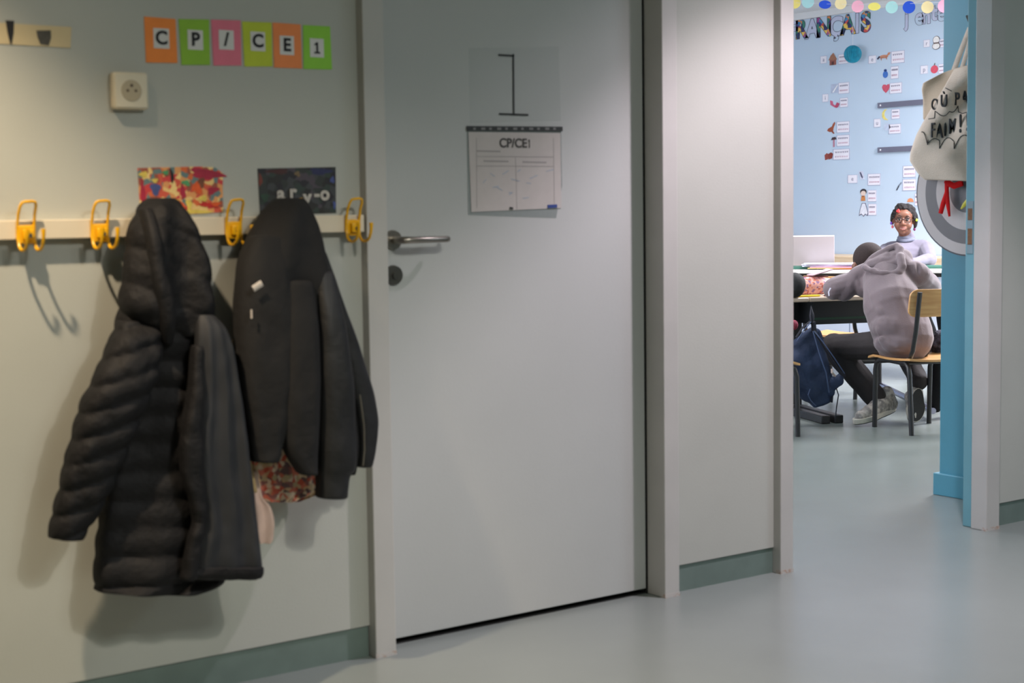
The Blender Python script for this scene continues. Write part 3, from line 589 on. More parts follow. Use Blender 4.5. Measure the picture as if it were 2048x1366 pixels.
picture(1658, 312, 'small brown gloves picture', [('left_glove', [(-8, -2), (-4, -6), (0, -3), (-1, 6), (-7, 8)], (158, 76, 66)), ('right_glove', [(-1, -4), (4, -7), (8, -4), (6, 5), (0, 7)], (144, 64, 56))])
picture(1873, 86, 'small snowman picture with outlined scarf', [('backing', ell(0, -6, 6.2, 8), (90, 84, 90)), ('body', ell(0, 6, 7.2, 7), (70, 64, 70)), ('head', ell(0, -6, 5.2, 7), (248, 244, 240)), ('belly', ell(0, 6, 6.2, 6), (240, 236, 232)), ('scarf', [(-5, -1), (5, -1), (4, 1.5), (-4, 1.5)], (110, 90, 84))])
picture(1869, 137.6, 'small red apple picture', [('apple', ell(0, 1, 6.4, 8), (226, 90, 110)), ('stem', [(-.7, -7), (.7, -7), (1.6, -11), (.5, -11)], (80, 60, 50))])
picture(1723, 351, 'small pencil picture beside a sound card', [('sheet', [(-5, -9), (3, -9), (6, 8), (-2, 8)], (214, 218, 236)), ('pencil', [(-3, -6), (-1, -7), (3, 3), (2, 6), (0, 3)], (84, 84, 110))])
picture(1727, 391.6, 'small picture of a boy in brown', [('hair', ell(0, -8, 6, 6), (56, 48, 54)), ('face', ell(0, -5, 4.6, 5), (238, 214, 200)), ('jumper', [(-3, 0), (3, 0), (4, 10), (-4, 10)], (206, 134, 76)), ('collar', [(-2, 0), (2, 0), (0, 3)], (150, 84, 50))])
picture(1727.6, 420, 'small white gown picture under the boy', [('outline', [(-3.4, -14), (3.4, -14), (8.6, 6), (7, 12), (3, 9), (0, 13.4), (-4, 9), (-8.6, 12), (-7, 0)], (96, 96, 124)), ('gown', [(-2.4, -13), (2.4, -13), (7.4, 5), (6, 10), (3, 7), (0, 11.5), (-4, 7), (-7.4, 9.5), (-6, 0)], (232, 234, 244))])
picture(1798, 373, 'small dark table knife picture left of the target board', [('handle', [(-5, 7), (-3, 8), (1, -1), (-1, -2)], (70, 76, 90)), ('blade', [(-1, -2), (1, -1), (5, -7), (4, -9)], (130, 140, 160))])
picture(1821, 401, 'small orange half-round picture above the girl', [('fruit', [(-6, 3), (6, 3), (4, -3), (0, -5), (-4, -3)], (236, 154, 108))])
for y, lb in ((206, 'upper dark grey strip fixed on the classroom wall'), (295, 'lower dark grey strip fixed on the classroom wall')):
    a = wp(1758, y); b_ = wp(1758, y+10.5); root = empty('wall_strip', a)
    MB().box((XB-.018, a.y-1.9, b_.z), (XB, a.y, a.z)).build('strip', mat('strip_dark_grey', (112, 112, 130), .5, var=.04), root, smooth=False)
    MB().tube([(XB-.018, a.y-.03, (a.z+b_.z)/2), (XB-.021, a.y-.03, (a.z+b_.z)/2)], .007, 8).build('screw', paperw, root)
    tag(root, lb, 'strip', 'grey strips on the classroom wall')
# garland of paper discs and the honeycomb ball, hung in front of the wall
XG = 8.7
gc = [(1563, 8, 12, 12, (246, 226, 120)), (1590, 6, 11, 13, (250, 230, 128)), (1616, 4, 12, 12, (178, 226, 226)), (1650, 9, 12, 7, (36, 84, 214)), (1681.5, 7, 11.5, 14, (250, 232, 176)), (1715.5, 13, 12, 12, (250, 182, 202)), (1748.5, 13, 12, 6.5, (248, 236, 120)), (1783.5, 14.5, 12, 12, (172, 220, 216)), (1818, 14.5, 12.2, 12.2, (20, 76, 196)), (1855, 14.5, 12, 12, (232, 214, 158)), (1889, 12, 13, 13, (250, 168, 192))]
gn = ['yellow disc by the door post, outermost', 'yellow disc by the door post', 'mint disc second in view', 'tilted blue disc', 'pale yellow disc', 'pink disc', 'edge-on yellow disc', 'mint disc', 'round dark blue disc', 'beige disc above the outlined letter n', 'pink disc at the teal pillar']
cam_dir = Vector((-.77, -.64, 0))
for (px, py, rx, ry, c), n_ in zip(gc, gn):
    p = onX(px, py, XG); k = .584*XG/FPX+.807*p.y/FPX; v = []; n = 24
    nrm = Vector((-.80, -.60, 0)); ux = Vector((-nrm.y, nrm.x, 0)); tilt = math.acos(min(1, ry/rx)); uz = Vector((0, 0, 1))*math.cos(tilt)+nrm*math.sin(tilt)
    mm = Matrix.Identity(4); w = ux.cross(uz)
    for i in range(3): mm[i][0] = ux[i]; mm[i][1] = uz[i]; mm[i][2] = w[i]; mm[i][3] = p[i]
    o = MB().prism([(rx*k*math.cos(2*math.pi*i/n), rx*k*math.sin(2*math.pi*i/n)) for i in range(n)], mm, .0015).build('garland_disc', mat('disc_%d_%d_%d' % c, c, .7, var=.03), None, smooth=False)
    tag(o, n_+' of the paper garland', 'garland disc', 'paper discs of the garland')
pts = [onX(1540+i*10, 3+6*math.sin(i/37*math.pi), XG+.004) for i in range(38)]
tag(MB().tube(pts, .0012, 5).build('garland_string', paperw), 'thin white string carrying the coloured paper discs', 'string')
p = onX(1705.5, 108.3, 9.38); r = 17.5*(.584*9.38+.807*p.y)/FPX; root = empty('paper_ball', p); b = MB(); n = 40
tq = mat('turquoise_tissue', (22, 146, 176), .7, var=.35, scale=26)
for i in range(n*2):
    pass
for i in range(28):
    a = 2*math.pi*i/28; a2 = a+math.pi/28
    rows = [[p+Vector((r*q*math.sin(t)*math.cos(aa), r*q*math.sin(t)*math.sin(aa), r*math.cos(t))) for t in [math.pi*j/12 for j in range(13)]] for aa, q in ((a, 1.0), (a2, .86))]
    k = len(b.v); b.v += rows[0]+rows[1]
if True:
    b.f = []
    for i in range(56):
        j = (i+1) % 56
        for t in range(12): b.f.append((i*13+t, j*13+t, j*13+t+1, i*13+t+1))
o = b.build('tissue_ball', tq, root, smooth=False)
MB().tube([p+Vector((0, 0, r)), Vector((p.x, p.y, CEILC))], .0012, 5).build('string', paperw, root)
tag(root, 'turquoise honeycomb paper ball hanging in front of the letters wall', 'paper ball')

# ================================================================== target disc and tote bag on the teal pillar
XP = 4.862
c = Vector((4.82, 3.742, 1.170)); root = empty('target_disc', c)
def disc(r, x, nm, m, th=.006, r0=None):
    b = MB(); b.tube([(x+th, c.y, c.z), (x, c.y, c.z)], r, 56); return b.build(nm, m, root)
disc(.240, 4.816, 'rim', mat('disc_rim', (70, 66, 70), .5, var=.05), .028)
disc(.234, 4.8145, 'outer_ring', mat('ring_pale', (198, 186, 182), .6, var=.03), .002)
disc(.194, 4.8130, 'dark_ring', mat('ring_grey', (112, 106, 106), .55, var=.04), .002)
disc(.142, 4.8115, 'inner_ring', mat('ring_pale', (214, 204, 202), .55), .002)
disc(.077, 4.8100, 'centre', mat('ring_grey', (112, 106, 106), .55), .002)
tag(root, 'round grey and white ringed target board on the teal pillar', 'target')
# hook high on the pillar
hkp = Vector((4.80, 3.728, 1.80))
o = MB().box((4.848, 3.712, 1.76), (4.862, 3.744, 1.84)).tube([(4.85, 3.728, 1.80), (4.80, 3.728, 1.79), (4.785, 3.728, 1.815)], .006, 8).build('wall_hook', dsteel)
tag(o, 'small metal wall hook on the teal pillar holding the tote bag', 'hook')
canvas = mat('natural_canvas', (216, 196, 176), .85, var=.06, scale=12, bump=.35, bscale=260)
bag = empty('tote_bag', (4.74, 3.83, 1.21)); tag(bag, 'cream canvas tote bag with black lettering hanging on the teal pillar', 'bag')
def bp(px, py, x): return onX(px, py, x)
def bag_surface(px, py):
    # bulge of the bag front
    u = (px-1880)/70; v = (py-270)/110
    k = 4.762-.045*max(0, 1-u*u*.55)*max(0, 1-v*v*.6)-.015*math.sin((px*.9+py*.55)/11.0)*(1 if py < 250 else max(0, (330-py)/80))-.008*math.sin((px*.75-py*.6)/12.0)
    return min(k, 4.782)
def bag_grid(rows, xoff, m, nm):
    b = MB(); nu = 26; nv = len(rows)*5-4; G = []
    for i in range(nv):
        s = i/5; k = min(int(s), len(rows)-2); t = s-k
        r0, r1 = rows[k], rows[k+1]; L = tuple(r0[0][j]*(1-t)+r1[0][j]*t for j in (0, 1)); R = tuple(r0[1][j]*(1-t)+r1[1][j]*t for j in (0, 1))
        G.append([(L[0]+(R[0]-L[0])*u/nu, L[1]+(R[1]-L[1])*u/nu) for u in range(nu+1)])
    F = [[bp(x, y, bag_surface(x, y)-xoff) for x, y in r] for r in G]
    Bk = [[bp(x, y, 4.800) for x, y in r] for r in G]
    W_ = nu+1
    for r in F: b.v += r
    for r in Bk: b.v += r
    o_ = nv*W_
    for i in range(nv-1):
        for j in range(nu):
            b.f.append((i*W_+j, i*W_+j+1, (i+1)*W_+j+1, (i+1)*W_+j)); b.f.append((o_+i*W_+j, o_+(i+1)*W_+j, o_+(i+1)*W_+j+1, o_+i*W_+j+1))
    for j in range(nu):
        b.f.append((j, o_+j, o_+j+1, j+1)); q = (nv-1)*W_; b.f.append((q+j, q+j+1, o_+q+j+1, o_+q+j))
    for i in range(nv-1):
        b.f.append((i*W_, (i+1)*W_, o_+(i+1)*W_, o_+i*W_)); q = nu; b.f.append((i*W_+q, o_+i*W_+q, o_+(i+1)*W_+q, (i+1)*W_+q))
    o = b.build(nm, m, bag, sub=1); o.data.polygons.foreach_set('use_smooth', [True]*len(o.data.polygons)); return o
bag_grid([((1909, 137), (1946, 128)), ((1893, 165), (1975, 160)), ((1872, 200), (2000, 205)), ((1850, 236), (2012, 250)), ((1832, 270), (2020, 290)), ((1820, 305), (2022, 325)), ((1819, 322), (2010, 345)), ((1836, 348), (1990, 358)), ((1850, 360), (1960, 363))], .0, canvas, 'front')
bag_grid([((1906, 138), (1935, 130)), ((1880, 148), (1940, 150)), ((1846, 166), (1940, 170)), ((1843, 178), (1940, 190)), ((1846, 200), (1940, 215)), ((1846, 240), (1940, 240))], -.018, mat('canvas_back', (200, 176, 150), .85, var=.06, scale=12, bump=.3, bscale=260), 'back')
for (a, w_) in ((((1908, 140), (1918, 112), (1929, 84), (1940, 56)), .012), (((1924, 136), (1930, 116), (1936, 96), (1943, 60)), .010), (((1938, 134), (1940, 110), (1944, 85), (1945, 58)), .010)):
    MB().tube([bp(x, y, 4.775+.004*i) for i, (x, y) in enumerate(a)], w_, 8, flat=.25, up=(-1, 0, 0)).build('handle', canvas, bag)
blk = mat('print_black', (44, 44, 46), .8, var=.1)
def bag_text(ch, px, py, size, fat, shear=0, sx=.70, rz=0):
    x = bag_surface(px, py)-.004; p = bp(px, py, x)
    t = text_obj(ch, size, frameX((p.x, p.y, p.z)) @ rot2(rz), blk, 'printed_letter', bag, fat=fat, ext=.003, sx=sx, shear=shear)
for ch, px, py, s_, f_ in (('O', 1870, 210, .060, 0), ('Ù', 1888, 203, .064, .0005), ('P', 1914, 199, .066, .0005), ('A', 1930, 196, .066, .0005), ('F', 1866, 262, .078, .0003), ('A', 1879, 262, .082, .0012), ('I', 1891, 258, .082, .0014), ('M', 1905, 254, .078, .0010), ('!', 1921, 249, .092, .0016), ('!', 1935, 246, .092, .0012)):
    bag_text(ch, px, py, s_, f_, sx=.70 if py < 220 else .56)
def bag_line(pts):
    out = []
    for i in range(len(pts)-1):
        for k in range(6):
            t = k/6; out.append((pts[i][0]+(pts[i+1][0]-pts[i][0])*t, pts[i][1]+(pts[i+1][1]-pts[i][1])*t))
    out.append(pts[-1]); MB().tube([bp(x, y, bag_surface(x, y)-.0012) for x, y in out], .0014, 6).build('printed_outline', blk, bag)
def scal(a, b_, sag, n=6):
    return [(a[0]+(b_[0]-a[0])*t/n, a[1]+(b_[1]-a[1])*t/n+sag*math.sin(math.pi*t/n)) for t in range(n+1)]
bag_line(scal((1843, 264), (1855, 290), -9)+[(1857, 276)][0:0]); bag_line(scal((1855, 288), (1879, 281), -7)); bag_line(scal((1879, 297), (1908, 283), -14)); bag_line(scal((1908, 298), (1935, 272), -12)); bag_line([(1855, 289), (1856, 280)]); bag_line([(1879, 281), (1879, 297)]); bag_line([(1908, 284), (1908, 298)])
bag_line([(1857, 238), (1869, 236)]); bag_line([(1869, 236), (1870, 222), (1880, 230)]); bag_line(scal((1880, 230), (1899, 223), 5)); bag_line(scal((1899, 223), (1916, 212), 6)); bag_line([(1916, 212), (1917, 224), (1925, 227), (1935, 224)]); bag_line([(1891, 176), (1903, 182)])
# red and yellow ribbons under the bag
rib = mat('red_ribbon', (200, 8, 10), .8, spec=.2, var=.15, scale=20)
root = empty('red_ribbon', onX(1895, 365, 4.78)); b = lambda pts, w, nm, m: MB().tube([onX(x, y, 4.790-.002*i) for i, (x, y) in enumerate(pts)], w, 10, flat=.4, up=(-1, 0, 0)).build(nm, m, root)
b([(1925, 366), (1908, 372), (1896, 366), (1890, 362)], [.012, .012, .012, .008], 'knot', rib)
b([(1895, 362), (1893, 385), (1886, 408), (1881, 427)], [.009, .009, .011, .010], 'tail', rib); b([(1893, 366), (1894, 392), (1896, 410), (1899, 433)], [.009, .010, .009, .005], 'tail', rib)
tag(root, 'red ribbon tails hanging below the tote bag over the target board', 'ribbon')
root = empty('yellow_ribbon', onX(1927, 412, 4.79)); MB().tube([onX(x, y, 4.795) for x, y in ((1937, 400), (1928, 410), (1922, 418))], [.009, .008, .003], 10, flat=.4, up=(-1, 0, 0)).build('tail', mat('yellow_ribbon', (204, 190, 40), .6, var=.1), root)
tag(root, 'small yellow ribbon end over the centre of the target board', 'ribbon')

# ================================================================== classroom furniture
def make_chair(label):
    "school chair, local frame: +y forward, origin on the floor under the middle of the seat"
    root = empty('school_chair', (0, 0, 0)); w, d, h = .16, .165, .355
    seat = MB(); n = 14; top = []; 
    for j in range(9):
        t = j/8
        for i in range(n+1):
            u = -1+2*i/n; x = u*.178; y = -d-.012+t*(2*d+.05); z = h+.012+.012*u*u-.010*math.sin(math.pi*t)-(.018*max(0, (t-.8)/.2)**2); top.append((x, y, z))
    k = n+1; bt = [(x, y, z-.011) for x, y, z in top]; f = []
    for j in range(8):
        for i in range(n): a = j*k+i; f.append((a, a+1, a+k+1, a+k)); f.append((9*k+a, 9*k+a+k, 9*k+a+k+1, 9*k+a+1))
    for i in range(n): f.append((i, 9*k+i, 9*k+i+1, i+1)); a = 8*k+i; f.append((a, a+1, 9*k+a+1, 9*k+a))
    for j in range(8): a = j*k; f.append((a, a+k, 9*k+a+k, 9*k+a)); a = j*k+n; f.append((a, 9*k+a, 9*k+a+k, a+k))
    seat.add(top+bt, f).build('seat', ply, root)
    # backrest: curved plywood with rounded corners
    bk = MB(); ol = []; W2, H2, rc = .185, .068, .035
    for cx_, cz_, a0 in ((W2-rc, H2-rc, 0), (-W2+rc, H2-rc, 90), (-W2+rc, -H2+rc, 180), (W2-rc, -H2+rc, 270)):
        for q in range(5): a = math.radians(a0+q*22.5); ol.append((cx_+rc*math.cos(a), cz_+rc*math.sin(a)))
    # grid between left and right edges
    V = []; N = 16
    def half(x):
        e = abs(x)-(W2-rc); return H2 if e <= 0 else H2-rc+math.sqrt(max(rc*rc-e*e, 0))
    for th in (0, .011):
        for i in range(N+1):
            x = -W2+2*W2*i/N*1.0; x = W2*math.sin(math.pi/2*(-1+2*i/N)); hh = max(half(x), .002)
            for z in (-hh, -hh*.5, 0, hh*.5, hh): V.append((x, -.205+.05*(x/W2)**2*.7-z*.18+th-.011, .648+z))
    F = []; q = (N+1)*5
    for i in range(N):
        for j in range(4): a = i*5+j; F.append((a, a+1, a+6, a+5)); F.append((q+a, q+a+5, q+a+6, q+a+1))
        F.append((i*5, i*5+5, q+i*5+5, q+i*5)); F.append((i*5+4, q+i*5+4, q+i*5+9, i*5+9))
    F += [(0, q, q+1, 1), (1, q+1, q+2, 2), (2, q+2, q+3, 3), (3, q+3, q+4, 4)]; a = N*5; F += [(a+j, a+j+1, q+a+j+1, q+a+j) for j in range(4)]
    bk.add(V, F).build('backrest', ply, root, bevel=.003)
    for s in (-1, 1):
        x = s*w
        MB().tube([(x, -d-.005, 0), (x, -d+.018, h-.06), (x, -d+.028, h-.022), (x, -d+.05, h-.006), (x, 0, h-.002), (x, d-.05, h-.006), (x, d-.018, h-.02), (x, d-.006, h-.06), (x, d, 0)], .0125, 10).build('side_frame', blackm, root)
        MB().tube([(x-.001*s, -.02, h-.006), (x, -.10, h+.0), (x, -.150, h+.02), (x, -.175, h+.06), (x*.98, -.196, h+.16), (x*.96, -.222, h+.348)], .0125, 10, flat=.8).build('back_post', blackm, root)
    for y in (-.11, .12): MB().tube([(-w, y, h-.006), (w, y, h-.006)], .009, 8).build('crossbar', blackm, root)
    return root
A_ = Vector((5.99, 4.971, 0)); C_ = Vector((6.131, 5.313, 0)); Dd = Vector((6.441, 5.236, 0))
ctr = (A_+Dd)/2; u = (Dd-C_).normalized(); u = Vector((.955, -.297, 0)); ang = math.atan2(u.y, u.x)
ch = make_chair(''); ch.location = ctr; ch.rotation_euler = (0, 0, ang)
tag(ch, 'beech plywood school chair with dark steel legs under the child in the grey hoodie', 'chair', 'school chairs')
def R2(a, x, y): return Vector((x*math.cos(a)-y*math.sin(a), x*math.sin(a)+y*math.cos(a), 0))
Lp = onZ(1596, 873); la = math.radians(-125.6); c_ = copy_tree(ch, None, Lp-R2(la, .16, .165), la); tag(c_, 'school chair mostly hidden by the left door post, only its front corner showing', 'chair', 'school chairs')
for q in c_.children:
    if q.name.startswith('seat'): q.scale = (.93, .86, 1)
p3 = D(1686, 667, 9.28); c_ = copy_tree(ch, None, (p3.x, p3.y, 0), math.radians(-73.7)); tag(c_, 'empty beech school chair between the two rows of desks', 'chair', 'school chairs')
# desk of the hooded child
H1 = .64
def desk(name, corner, du, w, d, h, top, label, foot=-.05):
    du = du.normalized(); dv = Vector((-du.y, du.x, 0)); root = empty(name, (corner.x, corner.y, 0))
    mx = Matrix(((du.x, dv.x, 0, corner.x), (du.y, dv.y, 0, corner.y), (0, 0, 1, 0), (0, 0, 0, 1)))
    MB().box((0, 0, h-.024), (w, d, h), mx).build('table_top', top, root, bevel=.006)
    MB().box((.06, .06, h-.050), (w-.06, .085, h-.0245), mx).box((.06, d-.085, h-.050), (w-.06, d-.06, h-.0245), mx).build('frame_rail', blackm, root, smooth=False)
    for x in (.035, w-.035):
        MB().box((x-.025, d*.5-.04, .04), (x+.025, d*.5+.04, h-.0245), mx).build('leg', blackm, root, bevel=.004)
        MB().box((x-.025, foot, 0), (x+.025, d+.02, .042), mx).build('foot', blackm, root, bevel=.005)
    MB().tube([mx @ Vector((.035, d*.5, .26)), mx @ Vector((w-.035, d*.5, .26))], .016, 10).build('crossbar', blackm, root)
    return root, mx
du1 = Vector((.935, -.355, 0)); dv1 = Vector((.355, .935, 0))
k1 = onZ(1588, 605, H1-.024); k1 = k1+du1*((6.145-k1.x)/du1.x)
r1, m1 = desk('school_desk', Vector((k1.x, k1.y, 0)), du1, 1.30, .52, H1, deskm, '', foot=-.27)
tag(r1, 'beige school desk at which the child in the grey hoodie writes', 'desk', 'school desks')
tray = MB().box((.04, .05, .490), (.46, .40, H1-.025), m1).build('storage_tray', mat('black_tray', (22, 24, 28), .5, var=.2), r1, bevel=.004)
MB().box((.039, .046, .515), (.461, .0495, .527), m1).build('green_band', mat('dark_green', (22, 58, 40), .6, var=.1), tray)
k1b = k1-du1*1.305
r1b, m1b = desk('school_desk', Vector((k1b.x, k1b.y, 0)), du1, 1.30, .52, H1, deskm, '', foot=-.27)
tag(r1b, 'beige school desk cut off by the left door post, carrying the pencil case', 'desk', 'school desks')
du2 = Vector((.80, -.60, 0)).normalized(); k2 = onZ(1660, 545, .70)
# desk two: front edge runs across the view
a2 = onZ(1588, 547, .70); b2 = onZ(1884, 547, .70); du2 = (Vector((b2.x, b2.y, 0))-Vector((a2.x, a2.y, 0))).normalized(); du2 = Vector((.70, -.714, 0))
du2 = Vector((.64, -.768, 0))
mid = D(1735, 540, 9.9); k2 = Vector((mid.x, mid.y, 0))-du2*.75
r2, m2 = desk('school_desk', k2, du2, 1.60, .52, .715, deskw, '')
tag(r2, 'white school desk at which the girl with glasses sits', 'desk', 'school desks')
r2b = MB().tube([D(1758, 768, 9.0)*1, D(1812, 810, 8.5)], .016, 12)
# shiny floor-level brace of the far desk
q0, q1 = onZ(1745, 762, .05), onZ(1866, 822, .05)
o = MB().tube([q0, q1], .017, 12).build('brace', mat('polished_steel', (170, 168, 190), .25, metal=1, var=.05), r2)
# low bookcase along the back wall
bc = empty('low_bookcase', (9.2, 8.0, 0)); tag(bc, 'low bookcase with a pale wood top along the back classroom wall', 'bookcase')
zt = .735
MB().box((9.12, 6.2, zt-.11), (9.48, 9.6, zt)).build('wood_top', plyl, bc, bevel=.006, smooth=False)
MB().box((9.15, 6.25, 0), (9.48, 9.55, zt-.1105)).build('body', mat('bookcase_white', (216, 222, 236), .6, var=.03), bc, smooth=False)
b = MB()
for y in (6.9, 7.55, 8.2, 8.85): MB().box((9.1485, y-.004, .06), (9.1499, y+.004, zt-.13)).build('door_gap', mat('gap_grey', (130, 140, 160), .7, var=.1), bc, smooth=False)
o = MB().tube([(9.3, 9.05, zt), (9.3, 9.05, zt+.02), (9.3, 9.05, zt+.14), (9.3, 9.05, zt+.17)], [.06, .07, .075, .05], 16).build('purple_pot', mat('purple_plastic', (130, 104, 160), .5, var=.1)); tag(o, 'small purple pot on the low bookcase by the door post', 'pot')

# ================================================================== things on the desks
def on2(x, y, z=0): return m2 @ Vector((x, y, .715+z))
def on1(x, y, z=0): return m1b @ Vector((x, y, H1+z))
def inv2(v): return m2.inverted() @ v
def inv1(v): return m1b.inverted() @ v
# grey laptop seen from behind its lid
pl = inv2(onZ(1627, 530, .715)); lx, ly = pl.x, .36
root = empty('laptop', on2(lx, ly)); lw = .165
al = mat('laptop_grey', (160, 150, 148), .5, var=.03)
MB().box((lx-lw, ly+.0, .717), (lx+lw, ly+.22, .730), m2).build('base', al, root, bevel=.003)
mxl = m2 @ Matrix.Translation((lx, ly, .728)) @ Matrix.Rotation(math.radians(8), 4, 'X')
MB().box((-lw, -.008, 0), (lw, 0, .205), mxl).build('lid', al, root, bevel=.003)
MB().box((-lw+.006, -.0088, .196), (lw-.006, -.0082, .204), mxl).build('lid_edge', mat('edge_white', (236, 232, 230), .5, var=.02), root, smooth=False)
tag(root, 'pale grey laptop standing open on the far desk, its lid towards the door', 'laptop')
def sheet(name, m, x, y, w, d, z, th, rz, label, cat, grp=None, mx=m2, h=.715):
    mm = mx @ Matrix.Translation((x, y, h+z)) @ rot2(rz)
    o = MB().box((-w/2, -d/2, 0), (w/2, d/2, th), mm).build(name, m, None, smooth=False, bevel=min(.002, th*.3)); return tag(o, label, cat, grp)
xa = inv2(onZ(1600, 535, .72)).x; xb = inv2(onZ(1660, 537, .72)).x; xc = inv2(onZ(1690, 538, .72)).x
gm = mat('green_folder', (44, 92, 78), .6, var=.06)
sheet('folder', gm, xa-.02, .20, .26, .20, .001, .016, .1, 'green folder at the left end of the far desk', 'folder')
sheet('folder', mat('orange_folder', (226, 110, 50), .6, var=.06), xc-.01, .13, .20, .16, .001, .006, -.15, 'orange folder under the papers on the far desk', 'folder')
sheet('folder', mat('yellow_folder', (244, 206, 120), .6, var=.06), xb+.01, .10, .30, .14, .0075, .003, .05, 'yellow folder under the pink sheet on the far desk', 'folder')
sheet('paper_sheet', mat('pink_sheet', (206, 128, 150), .7, var=.06), xb+.03, .12, .30, .17, .0115, .005, -.08, 'pink sheet in the pile on the far desk', 'paper')
b = MB()
for k in range(6): mm = m2 @ Matrix.Translation((xb+random.uniform(-.015, .015), .20+random.uniform(-.01, .01), .715+.018+k*.003)) @ rot2(random.uniform(-.15, .15)); b.box((-.17, -.11, 0), (.17, .11, .002), mm)
for k in range(1):
    pass
tag(b.build('paper_pile', mat('bluish_paper', (222, 226, 244), .8, var=.04), None, smooth=False), 'loose pile of white papers on the far desk in front of the laptop', 'papers')
xg = inv2(onZ(1860, 528, .73)).x
sheet('folder', gm, xg-.02, .22, .24, .18, .001, .016, -.1, 'green folder at the right end of the far desk by the girl', 'folder')
# pencil case on the near desk
pc = inv1(onZ(1628, 592, H1)); cx1, cy1 = pc.x, pc.y+.03
flow = patches('case_print', [(232, 168, 156), (232, 168, 156), (214, 120, 90), (236, 180, 168), (150, 110, 150), (232, 168, 156), (200, 110, 96), (236, 176, 164), (232, 168, 156), (236, 180, 168)], 105)
root = empty('pencil_case', on1(cx1, cy1)); rows = []
b = MB(); n = 20
for i in range(11):
    t = i/10; x = -.115+.23*t; e = .75+.25*math.sin(math.pi*min(1, max(0, t)))
    rows.append([(x, .042*e*math.cos(2*math.pi*k/n)*(1 if math.cos(2*math.pi*k/n) > 0 else 1), .052*e*math.sin(2*math.pi*k/n)+.052) for k in range(n)])
mm = m1b @ Matrix.Translation((cx1, cy1, H1)) @ rot2(.05)
b.v = [mm @ Vector((x, y, max(z, .001))) for r in rows for x, y, z in r]
for i in range(10):
    for k in range(n): b.f.append((i*n+k, i*n+(k+1) % n, (i+1)*n+(k+1) % n, (i+1)*n+k))
b.f += [tuple(range(n)), tuple(10*n+k for k in range(n))[::-1]]
b.build('pouch', flow, root)
MB().tube([mm @ Vector((x, 0, .1055-.004*abs(x)/.1)) for x in (-.10, -.05, 0, .05, .10)], .0035, 6).build('zip', mat('zip_brown', (120, 70, 60), .5, var=.1), root)
MB().box((-.01, -.036, 0), (.115, .036, .006), mm @ Matrix.Translation((0, 0, .110)) @ Matrix.Rotation(math.radians(-14), 4, 'Y')).build('open_flap', mat('flap_grey_pink', (178, 152, 160), .7, var=.06), root, bevel=.002)
tag(root, 'pink floral pencil case with a raised flap on the near desk', 'pencil case')
p_ = inv1(onZ(1615, 594, H1)); a_, b_ = on1(p_.x-.09, .035, .006), on1(p_.x+.07, .045, .006)
root = empty('yellow_pencil', a_); MB().tube([a_, b_], .0055, 6).build('barrel', mat('pencil_yellow', (236, 210, 40), .5, var=.03), root); MB().tube([b_, b_+(b_-a_).normalized()*.016], [.0055, .001], 6).build('tip', plyl, root)
tag(root, 'bright yellow pencil lying at the edge of the near desk', 'pencil')
a_, b_ = on1(p_.x+.10, .05, .005), on1(p_.x+.22, .075, .005); root = empty('brown_pencil', a_); MB().tube([a_, b_], .0045, 6).build('barrel', mat('pencil_brown', (110, 56, 44), .5, var=.03), root); MB().tube([b_, b_+(b_-a_).normalized()*.014], [.0045, .001], 6).build('tip', plyl, root)
tag(root, 'dark brown pencil lying right of the yellow pencil on the near desk', 'pencil')
# dark jacket on the neighbour chair
jm = mat('dark_jacket', (30, 32, 32), .85, var=.2, scale=14, bump=.2)
jq = inv1(onZ(1580, 603, H1)); jl = m1b @ Vector((jq.x-.02, .05, H1)); root = empty('dark_jacket', jl); b = MB()
for dx, dy, dz, r in ((0, .02, .068, (.062, .06, .068)), (-.09, .05, .060, (.09, .08, .060)), (-.20, .06, .055, (.10, .09, .055)), (-.12, .12, .07, (.10, .08, .05))): b.sphere(m1b @ Vector((jq.x+.160+dx, dy-.005, H1+dz)), r)
blob('bundle', b, jm, root, .008, 5, nz=.005, folds=[(m1b @ Vector((jq.x-.04, -.04, H1+.12)), m1b @ Vector((jq.x-.05, -.02, H1+.02)), .012, -.010)]); tag(root, 'rounded dark jacket bundled on the near desk beside the door post', 'jacket')
# backpack hanging at the end of the near desk
bd = 8.0
navy = mat('navy_canvas', (34, 50, 80), .75, var=.22, scale=9, bump=.3, bscale=70); navyd = mat('navy_dark', (14, 18, 32), .8, var=.2); navye = mat('navy_piping', (62, 80, 114), .6, var=.1)
root = empty('backpack', D(1635, 810, bd)); tag(root, 'navy blue backpack with loose straps hanging tilted beside the near desk', 'backpack')
def dq(x, y, o=0): return D(x, y, bd+o)
b = MB()
for (x, y, r) in ((1612, 700, .06), (1625, 690, .055), (1633, 730, .065), (1612, 740, .075), (1640, 765, .065), (1620, 775, .07), (1648, 790, .045), (1632, 795, .045), (1600, 720, .07), (1600, 760, .07)):
    b.sphere(dq(x, y, .02), (r, r, r*1.15))
for a, c_, ra, rb in (((1632, 668), (1655, 775), .030, .035), ((1596, 690), (1625, 665), .035, .03), ((1655, 775), (1645, 805), .03, .02), ((1630, 810), (1655, 800), .018, .02)):
    b.cap(dq(*a), dq(*c_), ra, rb)
blob('pack_body', b, navy, root, .008, 5, folds=[(dq(1610, 690, -.07), dq(1635, 790, -.07), .012, -.010), (dq(1624, 690, -.07), dq(1648, 770, -.07), .012, .008), (dq(1598, 720, -.07), dq(1615, 790, -.07), .014, -.008), (dq(1630, 783, -.07), dq(1662, 770, -.07), .008, -.010)], nz=.004, nscale=16)
b = MB()
for (x, y, r) in ((1666, 766, .036), (1676, 762, .030), (1682, 752, .020), (1660, 785, .025)): b.sphere(dq(x, y, -.01), r)
blob('side_pocket', b, navy, root, .006, 4, nz=.003, nscale=30)
